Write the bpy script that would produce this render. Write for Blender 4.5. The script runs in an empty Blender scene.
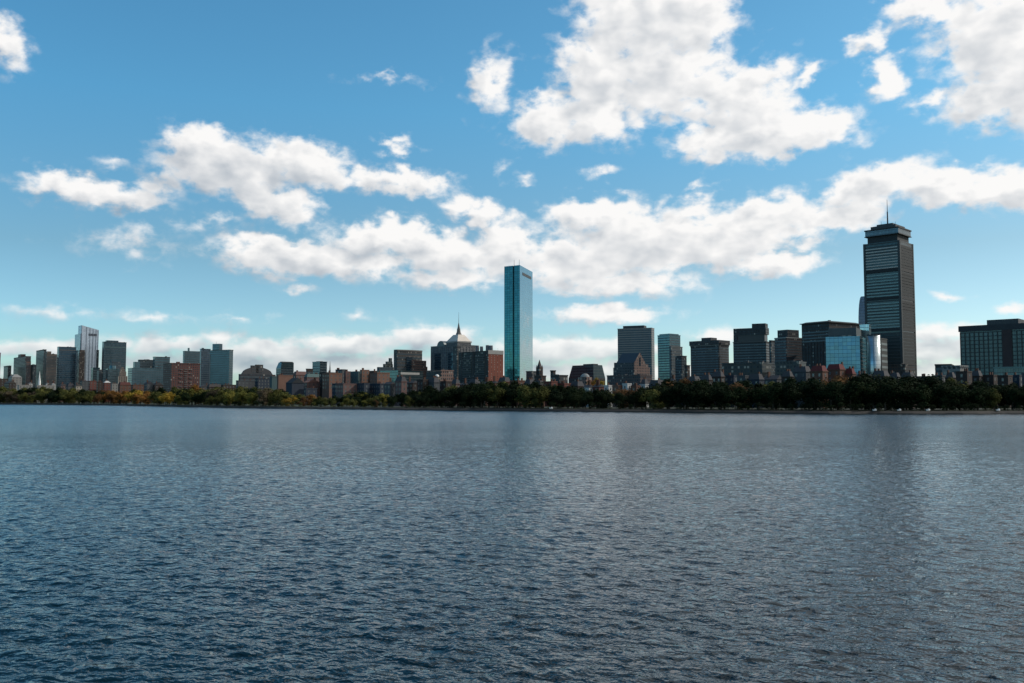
import bpy, bmesh, math, random
from mathutils import Vector
R = math.radians
random.seed(7)
sc = bpy.context.scene
COL = sc.collection
# ------------------------------------------------------------------ camera
F = 887.0; W, H = 1024, 683; CAMZ = 7.0; PITCH = math.atan(56.0/F)
cd = bpy.data.cameras.new('camera'); cam = bpy.data.objects.new('camera', cd); COL.objects.link(cam)
cam.location = (0, 0, CAMZ); cam.rotation_euler = (math.pi/2+PITCH, 0, 0)
cd.sensor_width = 36; cd.lens = F*36/W; cd.clip_start = .5; cd.clip_end = 60000
sc.camera = cam
SUN_AZ, SUN_EL = 75.0, 36.0       # clockwise from +Y
def ray(px, py):
    u = (px-512)/F; v = (341.5-py)/F
    return u, math.cos(PITCH)-v*math.sin(PITCH), math.sin(PITCH)+v*math.cos(PITCH)
def at(px, py, Y):
    u, y, z = ray(px, py); k = Y/y
    return Vector((u*k, Y, CAMZ+z*k))
def onground(px, py, z=0.0):
    u, y, w = ray(px, py); k = (z-CAMZ)/w
    return Vector((u*k, y*k, z))
# ------------------------------------------------------------------ node helpers
class NT:
    def __init__(s, nt): s.nt = nt; s.n = nt.nodes; s.l = nt.links
    def put(s, sock, v):
        if hasattr(v, 'is_output'): s.l.new(v, sock)
        elif v is not None: sock.default_value = v
    def M(s, op, a, b=None, c=None, clamp=False):
        n = s.n.new('ShaderNodeMath'); n.operation = op; n.use_clamp = clamp
        s.put(n.inputs[0], a)
        if b is not None: s.put(n.inputs[1], b)
        if c is not None: s.put(n.inputs[2], c)
        return n.outputs[0]
    def V(s, op, a, b=None, sc_=None):
        n = s.n.new('ShaderNodeVectorMath'); n.operation = op
        s.put(n.inputs[0], a)
        if b is not None: s.put(n.inputs[1], b)
        if sc_ is not None: s.put(n.inputs[3], sc_)
        return n.outputs['Value'] if op in ('LENGTH', 'DOT_PRODUCT', 'DISTANCE') else n.outputs[0]
    def xyz(s, x, y, z):
        n = s.n.new('ShaderNodeCombineXYZ'); s.put(n.inputs[0], x); s.put(n.inputs[1], y); s.put(n.inputs[2], z); return n.outputs[0]
    def sep(s, v):
        n = s.n.new('ShaderNodeSeparateXYZ'); s.put(n.inputs[0], v); return n.outputs
    def noise(s, v, scale, detail=4, rough=.5, dist=0, col=False, dim='3D'):
        n = s.n.new('ShaderNodeTexNoise'); n.noise_dimensions = dim
        s.put(n.inputs['Vector'], v); n.inputs['Scale'].default_value = scale
        n.inputs['Detail'].default_value = detail; n.inputs['Roughness'].default_value = rough; n.inputs['Distortion'].default_value = dist
        return n.outputs['Color' if col else 'Fac']
    def mix(s, f, a, b):
        n = s.n.new('ShaderNodeMix'); n.data_type = 'RGBA'
        s.put(n.inputs[0], f); s.put(n.inputs[6], a if hasattr(a, 'is_output') else (*a, 1)); s.put(n.inputs[7], b if hasattr(b, 'is_output') else (*b, 1))
        return n.outputs[2]
    def step(s, x, lo, hi):
        n = s.n.new('ShaderNodeMapRange'); n.interpolation_type = 'SMOOTHSTEP'
        s.put(n.inputs[0], x); n.inputs[1].default_value = lo; n.inputs[2].default_value = hi; n.inputs[3].default_value = 0; n.inputs[4].default_value = 1
        return n.outputs[0]
# ------------------------------------------------------------------ world: sky with clouds
BLOBS = [ # px, py, rx, ry, rot(deg, + tilts up to the right), amount
 (650,15,82,55,0,1),(600,75,50,52,20,1),(548,118,42,26,15,.9),(600,118,52,28,0,.9),(665,75,75,50,0,1),(745,105,72,36,-10,1),(715,140,50,24,0,.9),(790,132,78,26,0,1),(765,78,40,20,20,.7),(808,74,30,9,35,.5),(690,10,50,40,0,1),
 (492,82,22,34,-20,.6),(868,40,28,16,15,.7),(885,78,22,22,20,.7),(995,35,75,60,0,1),(1010,92,75,34,0,1),(925,8,45,20,0,.8),(930,98,32,11,10,.5),(1080,60,90,80,0,1),
 (875,188,65,27,12,1),(945,186,75,22,0,1),(1010,188,70,24,0,1),(770,212,58,22,10,.9),(835,215,70,20,8,.8),(1040,200,60,14,0,.8),
 (600,218,70,22,0,.9),(650,240,105,40,0,1),(575,262,75,30,0,1),(620,284,90,16,0,.8),(730,238,85,32,10,1),(765,264,58,16,0,.9),(700,208,32,16,0,.7),(800,235,40,16,0,.7),
 (400,240,88,21,0,.9),(455,258,68,27,0,1),(482,213,45,15,-10,.8),(450,280,62,14,0,.8),(505,245,35,30,0,.9),
 (300,258,98,22,-3,1),(370,264,45,16,0,.8),(235,250,30,14,0,.6),
 (198,150,40,28,-20,.9),(230,172,80,32,-8,1),(305,163,58,26,-8,.95),(275,200,52,24,-15,.9),(85,188,80,18,-3,.8),(132,197,40,19,0,.75),(165,185,35,16,0,.5),(398,182,68,18,-3,.9),(398,147,17,8,0,.48),(112,160,20,7,0,.26),
 (130,242,50,18,0,.33),(215,222,60,9,0,.25),(55,312,64,8,0,.30),(150,316,52,7,0,.33),(296,289,17,6,0,.5),(240,318,30,5,0,.3),(356,316,14,6,0,.3),
 (606,314,70,10,0,.75),(8,38,24,32,0,.6),(385,77,34,5,0,.25),(600,173,20,7,0,.38),(505,167,14,7,30,.28),(530,183,12,5,0,.25),(696,186,14,6,20,.3),(945,300,20,5,0,.4),(1015,305,24,7,0,.6),
 (50,348,90,12,0,.6),(160,345,70,13,0,.6),(222,338,22,12,0,.7),(270,352,90,16,0,.75),(350,345,80,13,0,.75),(430,338,60,16,0,.8),(330,366,260,14,0,.8),(560,350,75,16,0,.9),(615,348,60,12,0,.8),(720,336,30,11,0,.7),(945,333,60,12,0,.75),(930,352,60,12,0,.9),(985,345,100,14,0,.7),(40,372,200,12,0,.5),(600,372,200,12,0,.7),(880,372,200,12,0,.8),
]
SKYTINT = [(0.0, (.50, .67, .79)), (.1, (.50, .67, .77)), (.2, (.44, .60, .63)), (.4, (.38, .755, .82)), (1.0, (.34, .72, .80))]
CA = (-.07, .48, .95, .50)    # edge softness of the clouds, side shading, shading by thickness
def build_world():
    w = bpy.data.worlds.new('World'); sc.world = w; w.use_nodes = True
    nt = w.node_tree; nt.nodes.clear(); g = NT(nt)
    tc = nt.nodes.new('ShaderNodeTexCoord'); d = tc.outputs['Generated']
    sky = nt.nodes.new('ShaderNodeTexSky'); sky.sky_type = 'NISHITA'; sky.sun_disc = False
    sky.sun_elevation = R(SUN_EL); sky.sun_rotation = R(SUN_AZ); sky.altitude = 0; sky.air_density = 1.0; sky.dust_density = .4; sky.ozone_density = 1.2
    x, y, z = g.sep(d)
    az = g.M('MULTIPLY', g.M('ARCTAN2', x, y), 180/math.pi)
    el = g.M('MULTIPLY', g.M('ARCSINE', z), 180/math.pi)
    p = g.xyz(az, el, 0.0)
    ps = g.V('MULTIPLY', p, (1, 1.5, 1))
    w1 = g.V('SUBTRACT', g.noise(ps, .28, 2, .5, col=True, dim='2D'), (.5, .5, .5))
    w2 = g.V('SUBTRACT', g.noise(ps, .9, 3, .52, col=True, dim='2D'), (.5, .5, .5))
    amp = g.M('MULTIPLY_ADD', g.step(el, 0, 12), .85, .15)      # clouds near the horizon look smaller
    warp = g.V('SCALE', g.V('ADD', g.V('MULTIPLY', w1, (2.4, 1.8, 0)), g.V('MULTIPLY', w2, (1.7, 1.2, 0))), sc_=amp)
    OFF = (.9, .8, 0)
    pw0 = g.V('ADD', p, warp); pw1 = g.V('ADD', pw0, OFF)
    NA = 1.05
    n0 = g.M('MULTIPLY', g.M('SUBTRACT', g.noise(ps, .7, 5, .54, .15, dim='2D'), .5), NA)
    ns = g.M('MULTIPLY', g.M('SUBTRACT', g.noise(ps, .5, 2, .5, .1, dim='2D'), .5), NA)
    n1 = g.M('SUBTRACT', g.M('MULTIPLY', g.M('SUBTRACT', g.noise(g.V('ADD', ps, (.9, 1.2, 0)), .5, 2, .5, .1, dim='2D'), .5), NA), ns)
    # the clear sky, slightly cooler towards the zenith
    ramp = nt.nodes.new('ShaderNodeValToRGB'); cr = ramp.color_ramp
    g.put(ramp.inputs[0], g.M('DIVIDE', el, 45, clamp=True))
    stops = SKYTINT
    cr.elements[0].position = stops[0][0]; cr.elements[0].color = (*stops[0][1], 1)
    cr.elements[1].position = stops[-1][0]; cr.elements[1].color = (*stops[-1][1], 1)
    for q0, c0 in stops[1:-1]:
        e = cr.elements.new(q0); e.color = (*c0, 1)
    side = g.mix(g.M('MULTIPLY_ADD', az, 1/60, .5, clamp=True), (.94, 1.03, 1.06), (1.06, .97, .93))
    clear = g.V('SCALE', g.V('MULTIPLY', g.V('MULTIPLY', sky.outputs[0], ramp.outputs[0]), side), sc_=1.6)
    CS = 1/0.11
    farl = g.M('MULTIPLY', g.step(g.M('MULTIPLY', az, -1), -12, 30), .30)
    lowe = g.M('MULTIPLY', g.M('SUBTRACT', 1, g.step(el, 1, 9)), .36)
    base = g.M('ADD', g.M('ADD', farl, lowe), -.04)
    dim = g.M('MULTIPLY_ADD', g.step(el, 0, 6), .2, .78)
    BL = []
    for (bx, by, rx, ry, rot, a) in BLOBS:
        u, yy, zz = ray(bx, by); L = math.sqrt(u*u+yy*yy+zz*zz)
        a0 = math.degrees(math.atan2(u, yy)); e0 = math.degrees(math.asin(zz/L))
        kx = math.degrees(1/F)*math.cos(math.atan(u))**2*1.05; ky = math.degrees(1/F)*math.cos(math.atan(u))
        BL.append((a0, e0, rx*kx*1.12, ry*ky*1.14, rot, a))
    def fieldsum(q, PX, PY, bl):
        f = None
        for (a0, e0, rx, ry, rot, a) in bl:
            n = q.n.new('ShaderNodeMapping'); n.vector_type = 'TEXTURE'
            q.put(n.inputs[0], q.xyz(PX, PY, f if f is not None else 0.0)); n.inputs[1].default_value = (a0, e0, 0); n.inputs[2].default_value = (0, 0, R(rot)); n.inputs[3].default_value = (rx, ry, 1e7)
            v = q.M('MULTIPLY_ADD', q.V('LENGTH', n.outputs[0]), -a, a)
            f = v if f is None else q.M('SMOOTH_MAX', f, v, .16)
        return f if f is not None else -1.0
    def shader_group(bl=None):
        """one patch of sky: clear sky plus the clouds that reach into it"""
        ng = bpy.data.node_groups.new('cloud_patch', 'ShaderNodeTree'); q = NT(ng)
        for nm, tp in (('P0', 'Vector'), ('P1', 'Vector'), ('N0', 'Float'), ('N1', 'Float'), ('Base', 'Float'), ('Dim', 'Float'), ('Clear', 'Vector'), ('Field', 'Float'), ('NS', 'Float')):
            ng.interface.new_socket(nm, in_out='INPUT', socket_type='NodeSocket'+tp)
        ng.interface.new_socket('Sky', in_out='OUTPUT', socket_type='NodeSocketShader')
        gi = ng.nodes.new('NodeGroupInput').outputs; go = ng.nodes.new('NodeGroupOutput')
        if bl is None: f0 = gi[7]; f1 = q.M('SUBTRACT', gi[7], .05)
        else:
            x0_, y0_, _ = q.sep(gi[0]); x1_, y1_, _ = q.sep(gi[1])
            f0 = fieldsum(q, x0_, y0_, bl); f1 = fieldsum(q, x1_, y1_, bl)
        d0 = q.M('ADD', q.M('MINIMUM', f0, .7), gi[2]); dd = q.M('ADD', q.M('SUBTRACT', q.M('MINIMUM', f1, .7), q.M('MINIMUM', f0, .7)), gi[3])
        alpha = q.M('MULTIPLY', q.step(d0, CA[0], CA[1]), q.M('MULTIPLY_ADD', q.step(f0, -.05, .38), .72, .28))
        sh = q.M('ADD', q.M('MULTIPLY', dd, CA[2]), q.M('MULTIPLY', q.step(q.M('MULTIPLY_ADD', q.M('MINIMUM', f0, .7), .75, q.M('MULTIPLY_ADD', gi[8], .8, q.M('MULTIPLY', gi[2], .25))), .12, .75), CA[3]))
        sh = q.M('ADD', sh, gi[4], clamp=True)
        cc = q.mix(sh, (.98*CS, .965*CS, .95*CS), (.36*CS, .42*CS, .49*CS))
        col = q.mix(q.M('MULTIPLY', alpha, gi[5]), gi[6], cc)
        bg = ng.nodes.new('ShaderNodeBackground'); q.l.new(col, bg.inputs[0]); bg.inputs[1].default_value = .11
        q.l.new(bg.outputs[0], go.inputs[0])
        n = nt.nodes.new('ShaderNodeGroup'); n.node_tree = ng
        for i, v in enumerate((pw0, pw1, n0, n1, base, dim, clear)): g.put(n.inputs[i], v)
        g.put(n.inputs[8], ns)
        return n
    def tile(a0, a1, e0, e1):
        mx, my = 3.2, 2.6; bl = []
        for b in BL:
            c, s_ = abs(math.cos(R(b[4]))), abs(math.sin(R(b[4])))
            ex, ey = b[2]*c+b[3]*s_, b[2]*s_+b[3]*c
            if b[0]+ex > a0-mx and b[0]-ex < a1+mx and b[1]+ey > e0-my and b[1]-ey < e1+my: bl.append(b)
        return shader_group(bl).outputs[0]
    def pick(fac, s0, s1):
        n = nt.nodes.new('ShaderNodeMixShader'); g.put(n.inputs[0], fac); g.l.new(s0, n.inputs[1]); g.l.new(s1, n.inputs[2]); return n.outputs[0]
    def tree(a0, a1, n):
        if n == 0:
            t = [tile(a0, a1, lo, hi) for lo, hi in ((-5, 4.5), (4.5, 11), (11, 30))]
            return pick(g.M('GREATER_THAN', el, 4.5), t[0], pick(g.M('GREATER_THAN', el, 11), t[1], t[2]))
        m = (a0+a1)/2
        return pick(g.M('GREATER_THAN', az, m), tree(a0, m, n-1), tree(m, a1, n-1))
    front = tree(-36, 36, 3)
    # scattered clouds in the rest of the sky, more of them towards the right
    den = g.M('ADD', g.M('MAXIMUM', g.M('ABSOLUTE', el), 3), 10)
    gen = g.noise(g.xyz(g.M('MULTIPLY', az, .06), g.M('DIVIDE', 60, den), 0.0), 1.0, 3, .5, .4, dim='2D')
    gen = g.M('MULTIPLY_ADD', gen, 4.0, -1.95)
    gen = g.M('ADD', gen, g.M('MULTIPLY', g.M('SINE', g.M('MULTIPLY', g.M('ADD', az, 5), math.pi/180)), 2.0))
    rg = shader_group(None); g.put(rg.inputs[7], gen); rest = rg.outputs[0]
    out = g.M('MAXIMUM', g.M('GREATER_THAN', g.M('ABSOLUTE', az), 36), g.M('GREATER_THAN', el, 27))
    o = nt.nodes.new('ShaderNodeOutputWorld'); nt.links.new(pick(out, front, rest), o.inputs[0])
build_world()
sd = bpy.data.lights.new('sun', 'SUN'); so = bpy.data.objects.new('sun', sd); COL.objects.link(so)
sd.energy = 3.4; sd.angle = R(.53); sd.color = (1, .95, .87)
sv = Vector((math.sin(R(SUN_AZ))*math.cos(R(SUN_EL)), math.cos(R(SUN_AZ))*math.cos(R(SUN_EL)), math.sin(R(SUN_EL))))
so.rotation_euler = sv.to_track_quat('Z', 'Y').to_euler(); so.location = (0, 0, 900)
sc.view_settings.view_transform = 'Standard'; sc.view_settings.look = 'None'; sc.view_settings.exposure = 0; sc.view_settings.gamma = 1
# ------------------------------------------------------------------ materials
def newmat(name):
    m = bpy.data.materials.new(name); m.use_nodes = True; g = NT(m.node_tree)
    b = m.node_tree.nodes['Principled BSDF']; return m, g, b
_mc = {}
def plain(name, col, rough=.8, metal=0, var=.25, scale=.15, spec=.3):
    k = ('p', name)
    if k in _mc: return _mc[k]
    if max(col) > .06 and not name.startswith(('white', 'leaf')): col = tuple(c*.62 for c in col)
    m, g, b = newmat(name)
    tc = g.n.new('ShaderNodeTexCoord').outputs['Object']
    n = g.noise(tc, scale, 5, .65)
    f = g.M('MULTIPLY_ADD', n, 2*var, 1-var)
    g.put(b.inputs['Base Color'], g.V('SCALE', col, sc_=f))
    b.inputs['Roughness'].default_value = rough; b.inputs['Metallic'].default_value = metal; b.inputs['Specular IOR Level'].default_value = spec
    _mc[k] = m; return m
def facade(name, wall, glass=(.03, .045, .055), fh=3.6, bay=3.0, fz=.55, fx=.6, gm=.12, gr=.3, wr=.75, wm=0, blinds=.15, var=.18):
    """wall with a grid of windows: storeys fh high, bays `bay` wide; the glass share is fz high and fx wide"""
    k = ('f', name)
    if k in _mc: return _mc[k]
    wall = tuple(c*.5 for c in wall)
    m, g, b = newmat(name)
    tc = g.n.new('ShaderNodeTexCoord').outputs['Object']
    x, y, z = g.sep(tc)
    hc = g.M('DIVIDE', g.M('ADD', x, y), bay); zc = g.M('DIVIDE', z, fh)
    wz = g.M('LESS_THAN', g.M('FRACT', zc), fz); wx = g.M('LESS_THAN', g.M('FRACT', hc), fx)
    up = g.M('LESS_THAN', g.M('ABSOLUTE', g.sep(g.n.new('ShaderNodeNewGeometry').outputs['Normal'])[2]), .5)
    msk = g.M('MULTIPLY', g.M('MULTIPLY', wz, wx), up)
    wn = g.n.new('ShaderNodeTexWhiteNoise'); wn.noise_dimensions = '2D'
    g.put(wn.inputs['Vector'], g.xyz(g.M('FLOOR', hc), g.M('FLOOR', zc), 0.0))
    r = wn.outputs['Value']
    gl = g.mix(g.M('GREATER_THAN', r, 1-blinds), g.V('SCALE', glass, sc_=g.M('MULTIPLY_ADD', r, .9, .55)), (.22, .22, .2))
    n = g.noise(tc, .06, 5, .65)
    # streaks below sills
    st = g.noise(g.xyz(g.M('ADD', x, y), g.M('MULTIPLY', z, .08), 0.0), .5, 3, .6)
    wl = g.V('SCALE', wall, sc_=g.M('MULTIPLY', g.M('MULTIPLY_ADD', n, 2*var, 1-var), g.M('MULTIPLY_ADD', st, .4, .8)))
    g.put(b.inputs['Base Color'], g.mix(msk, wl, gl))
    g.put(b.inputs['Roughness'], g.M('MULTIPLY_ADD', msk, gr-wr, wr))
    g.put(b.inputs['Metallic'], g.M('MULTIPLY_ADD', msk, gm-wm, wm))
    b.inputs['Specular IOR Level'].default_value = .15
    _mc[k] = m; return m
def curtain(name, tint, frame=(.05, .06, .065), fh=3.8, bay=1.6, lz=.12, lx=.1, metal=.85, rough=.08, var=.12):
    """reflecting glass curtain wall with thin spandrel and mullion lines, each pane slightly out of true"""
    k = ('c', name)
    if k in _mc: return _mc[k]
    m, g, b = newmat(name)
    tc = g.n.new('ShaderNodeTexCoord').outputs['Object']
    x, y, z = g.sep(tc)
    hc = g.M('DIVIDE', g.M('ADD', x, y), bay); zc = g.M('DIVIDE', z, fh)
    ln = g.M('MAXIMUM', g.M('LESS_THAN', g.M('FRACT', zc), lz), g.M('LESS_THAN', g.M('FRACT', hc), lx))
    wn = g.n.new('ShaderNodeTexWhiteNoise'); wn.noise_dimensions = '2D'
    g.put(wn.inputs['Vector'], g.xyz(g.M('FLOOR', hc), g.M('FLOOR', zc), 0.0))
    g.put(b.inputs['Base Color'], g.mix(ln, g.V('SCALE', tint, sc_=g.M('MULTIPLY_ADD', wn.outputs['Value'], 2*var, 1-var)), frame))
    g.put(b.inputs['Metallic'], g.M('MULTIPLY_ADD', ln, .2-metal, metal))
    g.put(b.inputs['Roughness'], g.M('MULTIPLY_ADD', ln, .4, rough))
    geo = g.n.new('ShaderNodeNewGeometry').outputs['Normal']
    jit = g.V('SCALE', g.V('SUBTRACT', wn.outputs['Color'], (.5, .5, .5)), sc_=.02)
    wob = g.V('SCALE', g.V('SUBTRACT', g.noise(tc, .05, 2, .5, col=True), (.5, .5, .5)), sc_=.05)
    g.put(b.inputs['Normal'], g.V('NORMALIZE', g.V('ADD', geo, g.V('ADD', jit, wob))))
    _mc[k] = m; return m
# ------------------------------------------------------------------ mesh + object helpers
def link(name, verts, faces, mat, parent=None, loc=None, smooth=False):
    me = bpy.data.meshes.new(name); me.from_pydata([tuple(v) for v in verts], [], faces); me.update()
    bm = bmesh.new(); bm.from_mesh(me); bmesh.ops.delete(bm, geom=[q for q in bm.verts if not q.link_faces], context='VERTS'); bmesh.ops.recalc_face_normals(bm, faces=bm.faces); bm.to_mesh(me); bm.free()
    if smooth:
        for p in me.polygons: p.use_smooth = True
    if mat: me.materials.append(mat)
    o = bpy.data.objects.new(name, me); COL.objects.link(o)
    if parent: o.parent = parent
    if loc: o.location = loc
    return o
class MB:
    def __init__(s): s.v = []; s.f = []
    def poly(s, pts, z0, z1, top=None):
        """vertical prism; `top` gives another outline for the upper end"""
        n = len(pts); b = len(s.v); top = top or pts
        s.v += [(p[0], p[1], z0) for p in pts]+[(p[0], p[1], z1) for p in top]
        s.f += [tuple(range(b, b+n))[::-1], tuple(range(b+n, b+2*n))]
        s.f += [(b+i, b+(i+1) % n, b+n+(i+1) % n, b+n+i) for i in range(n)]
        return s
    def box(s, x0, x1, y0, y1, z0, z1):
        return s.poly([(x0, y0), (x1, y0), (x1, y1), (x0, y1)], z0, z1)
    def cone(s, cx, cy, z0, z1, r0, r1, n=10, ph=0):
        a = [(cx+r0*math.cos(ph+2*math.pi*i/n), cy+r0*math.sin(ph+2*math.pi*i/n)) for i in range(n)]
        c = [(cx+r1*math.cos(ph+2*math.pi*i/n), cy+r1*math.sin(ph+2*math.pi*i/n)) for i in range(n)]
        return s.poly(a, z0, z1, c)
    def build(s, name, mat, parent=None, smooth=False): return link(name, s.v, s.f, mat, parent, smooth=smooth)
def thing(name, label, cat, loc=(0, 0, 0), rz=0, group=None):
    o = bpy.data.objects.new(name, None); COL.objects.link(o); o.empty_display_size = 2
    o.location = loc; o.rotation_euler = (0, 0, rz); o['label'] = label; o['category'] = cat
    if group: o['group'] = group
    return o
GZ = 1.2
MROOF = lambda: plain('roof_felt', (.07, .075, .08), .9)
MMET = lambda: plain('dark_metal', (.08, .085, .09), .5, .3)
class Bd: pass
BLD = []
def frame(kind, label, L, C, Rr, top, Y, ang=None, dA=None, dB=None, topat='C', cat='building', group=None):
    """footprint from two visible faces: near corner at pixel C and depth Y, left face runs back along A, right face along B"""
    b = Bd()
    az = math.degrees(math.atan((C-512)/F))
    if ang is None: ang = 90-az
    a = R(ang); A = Vector((-math.sin(a), math.cos(a))); Bv = Vector((math.cos(a), math.sin(a)))
    c3 = at(C, top, Y); Cn = Vector((c3.x, c3.y))
    cr = lambda p, q: p.x*q.y-p.y*q.x
    def solve(px, D):
        u, y, z = ray(px, top); r = Vector((u, y)); den = cr(D, r)
        return -cr(Cn, r)/den if abs(den) > 1e-6 else -1
    b.d = dA if dA else solve(L, A); b.w = dB if dB else solve(Rr, Bv)
    if not (3 < b.d < 400) or not (3 < b.w < 400):
        print('WARN footprint', kind, label, round(b.d, 1), round(b.w, 1))
        b.d = min(max(b.d, 12), 120); b.w = min(max(b.w, 12), 120)
    if topat == 'L': b.h = at(L, top, (Cn+A*b.d).y).z-GZ
    else: b.h = c3.z-GZ
    b.A, b.B, b.C, b.Y, b.ang = A, Bv, Cn, Y, a
    # local x axis = B, local y axis = A (A is B turned 90 deg left)
    b.root = thing(kind, label, cat, (Cn.x, Cn.y, GZ), a, group)
    BLD.append(((L+Rr)/2, L, Rr, b.root)); b.L, b.R, b.top = L, Rr, top
    return b
def loc(b, px, D=None):
    """local coords of the pixel column px on the plane through the footprint's middle"""
    m = b.C+b.A*b.d/2+b.B*b.w/2; u, y, z = ray(px, b.top); P = Vector((u, y))*(m.y/y)-b.C
    return P.dot(b.B), P.dot(b.A), m.y
def pent(b, p0, p1, ytop, mat, name='penthouse', z0=None, dmax=.85):
    x0, y0, Y = loc(b, (p0+p1)/2)
    u, y, z = ray((p0+p1)/2, b.top); r = Vector((u, y)).normalized()
    sa, sb = abs(b.A.x*r.y-b.A.y*r.x), abs(b.B.x*r.y-b.B.y*r.x)
    Wm = (p1-p0)/F*Y*r.y
    s = Wm/(sa+sb); dA = min(s, b.d*dmax)
    dB = min((Wm-dA*sa)/max(sb, .05), b.w*dmax)
    dA = min(max((Wm-dB*sb)/max(sa, .05), dA), b.d*dmax)
    cx = min(max(x0, dB/2+.3), b.w-dB/2-.3); cy = min(max(y0, dA/2+.3), b.d-dA/2-.3)
    h = at((p0+p1)/2, ytop, Y).z-GZ
    zb = b.h if z0 is None else z0
    return MB().box(cx-dB/2, cx+dB/2, cy-dA/2, cy+dA/2, zb+.003, max(h, zb+1.5)).build(name, mat, b.root)
def bands(b, mat, fh=3.8, share=.5, z0=6, z1=None, out=.12, x0=0, x1=None, y0=0, y1=None, name='window_band', inset=.6):
    """one continuous ribbon window per storey, running round the block, each a part"""
    x1 = b.w if x1 is None else x1; y1 = b.d if y1 is None else y1
    z1 = z1 or b.h-1.5; n = 0; z = z0
    me = None
    while z+fh*share < z1 and n < 95:
        if me is None:
            o = MB()
            o.box(x0+inset, x1-inset, y0-out, y0, 0, fh*share); o.box(x0+inset, x1-inset, y1, y1+out, 0, fh*share)
            o.box(x0-out, x0, y0+inset, y1-inset, 0, fh*share); o.box(x1, x1+out, y0+inset, y1-inset, 0, fh*share)
            ob = o.build(name, mat, b.root); me = ob
        else:
            ob = me.copy(); COL.objects.link(ob); ob.parent = b.root
        ob.location = (0, 0, z); z += fh; n += 1
def piers(b, mat, bay=4, wid=.8, out=.5, z0=2, z1=None, name='pilaster', faces='xy'):
    z1 = z1 or b.h-1; protos = {}
    def put(x, y, ax):
        if ax not in protos:
            m = MB().box(-wid/2, wid/2, -out, 0, z0, z1) if ax == 'x' else MB().box(-out, 0, -wid/2, wid/2, z0, z1)
            o = m.build(name, mat, b.root); protos[ax] = o
        else:
            o = protos[ax].copy(); COL.objects.link(o); o.parent = b.root
        o.location = (x, y, 0)
    if 'x' in faces:
        n = max(2, int(b.w/bay))
        for i in range(n+1): put(wid/2+(b.w-wid)*i/n, -.003, 'x')
    if 'y' in faces:
        n = max(2, int(b.d/bay))
        for i in range(1, n+1): put(-.003, wid/2+(b.d-wid)*i/n, 'y')
def parapet(b, mat, h=1.2, out=.35, name='parapet', z=None):
    z = b.h if z is None else z
    o = MB(); t = .5
    o.box(-out, b.w+out, -out, t, z, z+h); o.box(-out, b.w+out, b.d-t, b.d+out, z, z+h)
    o.box(-out, t, t+.003, b.d-t-.003, z, z+h); o.box(b.w-t, b.w+out, t+.003, b.d-t-.003, z, z+h)
    o.build(name, mat, b.root)
def body(b, mat, z1=None, name='wall'):
    o = MB().box(0, b.w, 0, b.d, 0, z1 or b.h).build(name, mat, b.root); return o
def units(b, n=3, mat=None, zb=None):
    zb = b.h if zb is None else zb
    for i in range(n):
        w, d, h = random.uniform(2, 5), random.uniform(2, 5), random.uniform(1.2, 3)
        if b.w < w+2 or b.d < d+2: continue
        x, y = random.uniform(1, b.w-w-1), random.uniform(1, b.d-d-1)
        MB().box(x, x+w, y, y+d, zb+.002, zb+h).build('rooftop_unit', mat or MMET(), b.root)
def tower(kind, label, L, C, Rr, top, Y, wall, win=None, ang=40, fh=3.9, share=.5, style='bands', pents=(), cap=None, un=2, pm=None, **kw):
    b = frame(kind, label, L, C, Rr, top, Y, ang, **kw)
    body(b, wall)
    if style == 'bands': bands(b, win, fh, share)
    elif style == 'piers': piers(b, win, bay=fh, wid=fh*.28)
    parapet(b, cap or wall)
    for (a, c, t) in pents: pent(b, a, c, t, pm or wall)
    units(b, un)
    return b
# ------------------------------------------------------------------ water, land
SHORE = [(-160, 403.3), (0, 404.3), (60, 404.8), (120, 405.5), (170, 406.6), (220, 407.6), (280, 408.5), (340, 409.3), (400, 410.1), (500, 410.8), (600, 411.8), (720, 412.9), (830, 414.0), (930, 414.0), (1024, 413.9), (1180, 414.5)]
SP = [onground(a, b) for a, b in SHORE]
def smooth_shore():
    out = []
    for i in range(len(SP)-1):
        for k in range(6):
            t = k/6; p = SP[i].lerp(SP[i+1], t)
            nn = math.sin((i*6+k)*1.7)*.9+math.sin((i*6+k)*.61)*1.3
            out.append(Vector((p.x, p.y+nn, 0)))
    out.append(SP[-1]); return out
SS = smooth_shore()
def shoreY(px):
    u, y, z = ray(px, 400); t = u/y
    best = None
    for i in range(len(SP)-1):
        a, b = SP[i], SP[i+1]
        fa, fb = a.x-t*a.y, b.x-t*b.y
        if fa*fb <= 0 and fa != fb:
            k = fa/(fa-fb); return a.y+(b.y-a.y)*k
    return SP[0].y if px < 0 else SP[-1].y
WV = (.15, .10, .0, .03, .06, .55, .06, .13)   # noise waves: heights, lee bias near/far, strength far, roughness near/far
WG = (.135, 80, .30, 1.7, 0, -10)   # slope, number of wave trains, shortest and longest wave, -, heading
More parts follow.
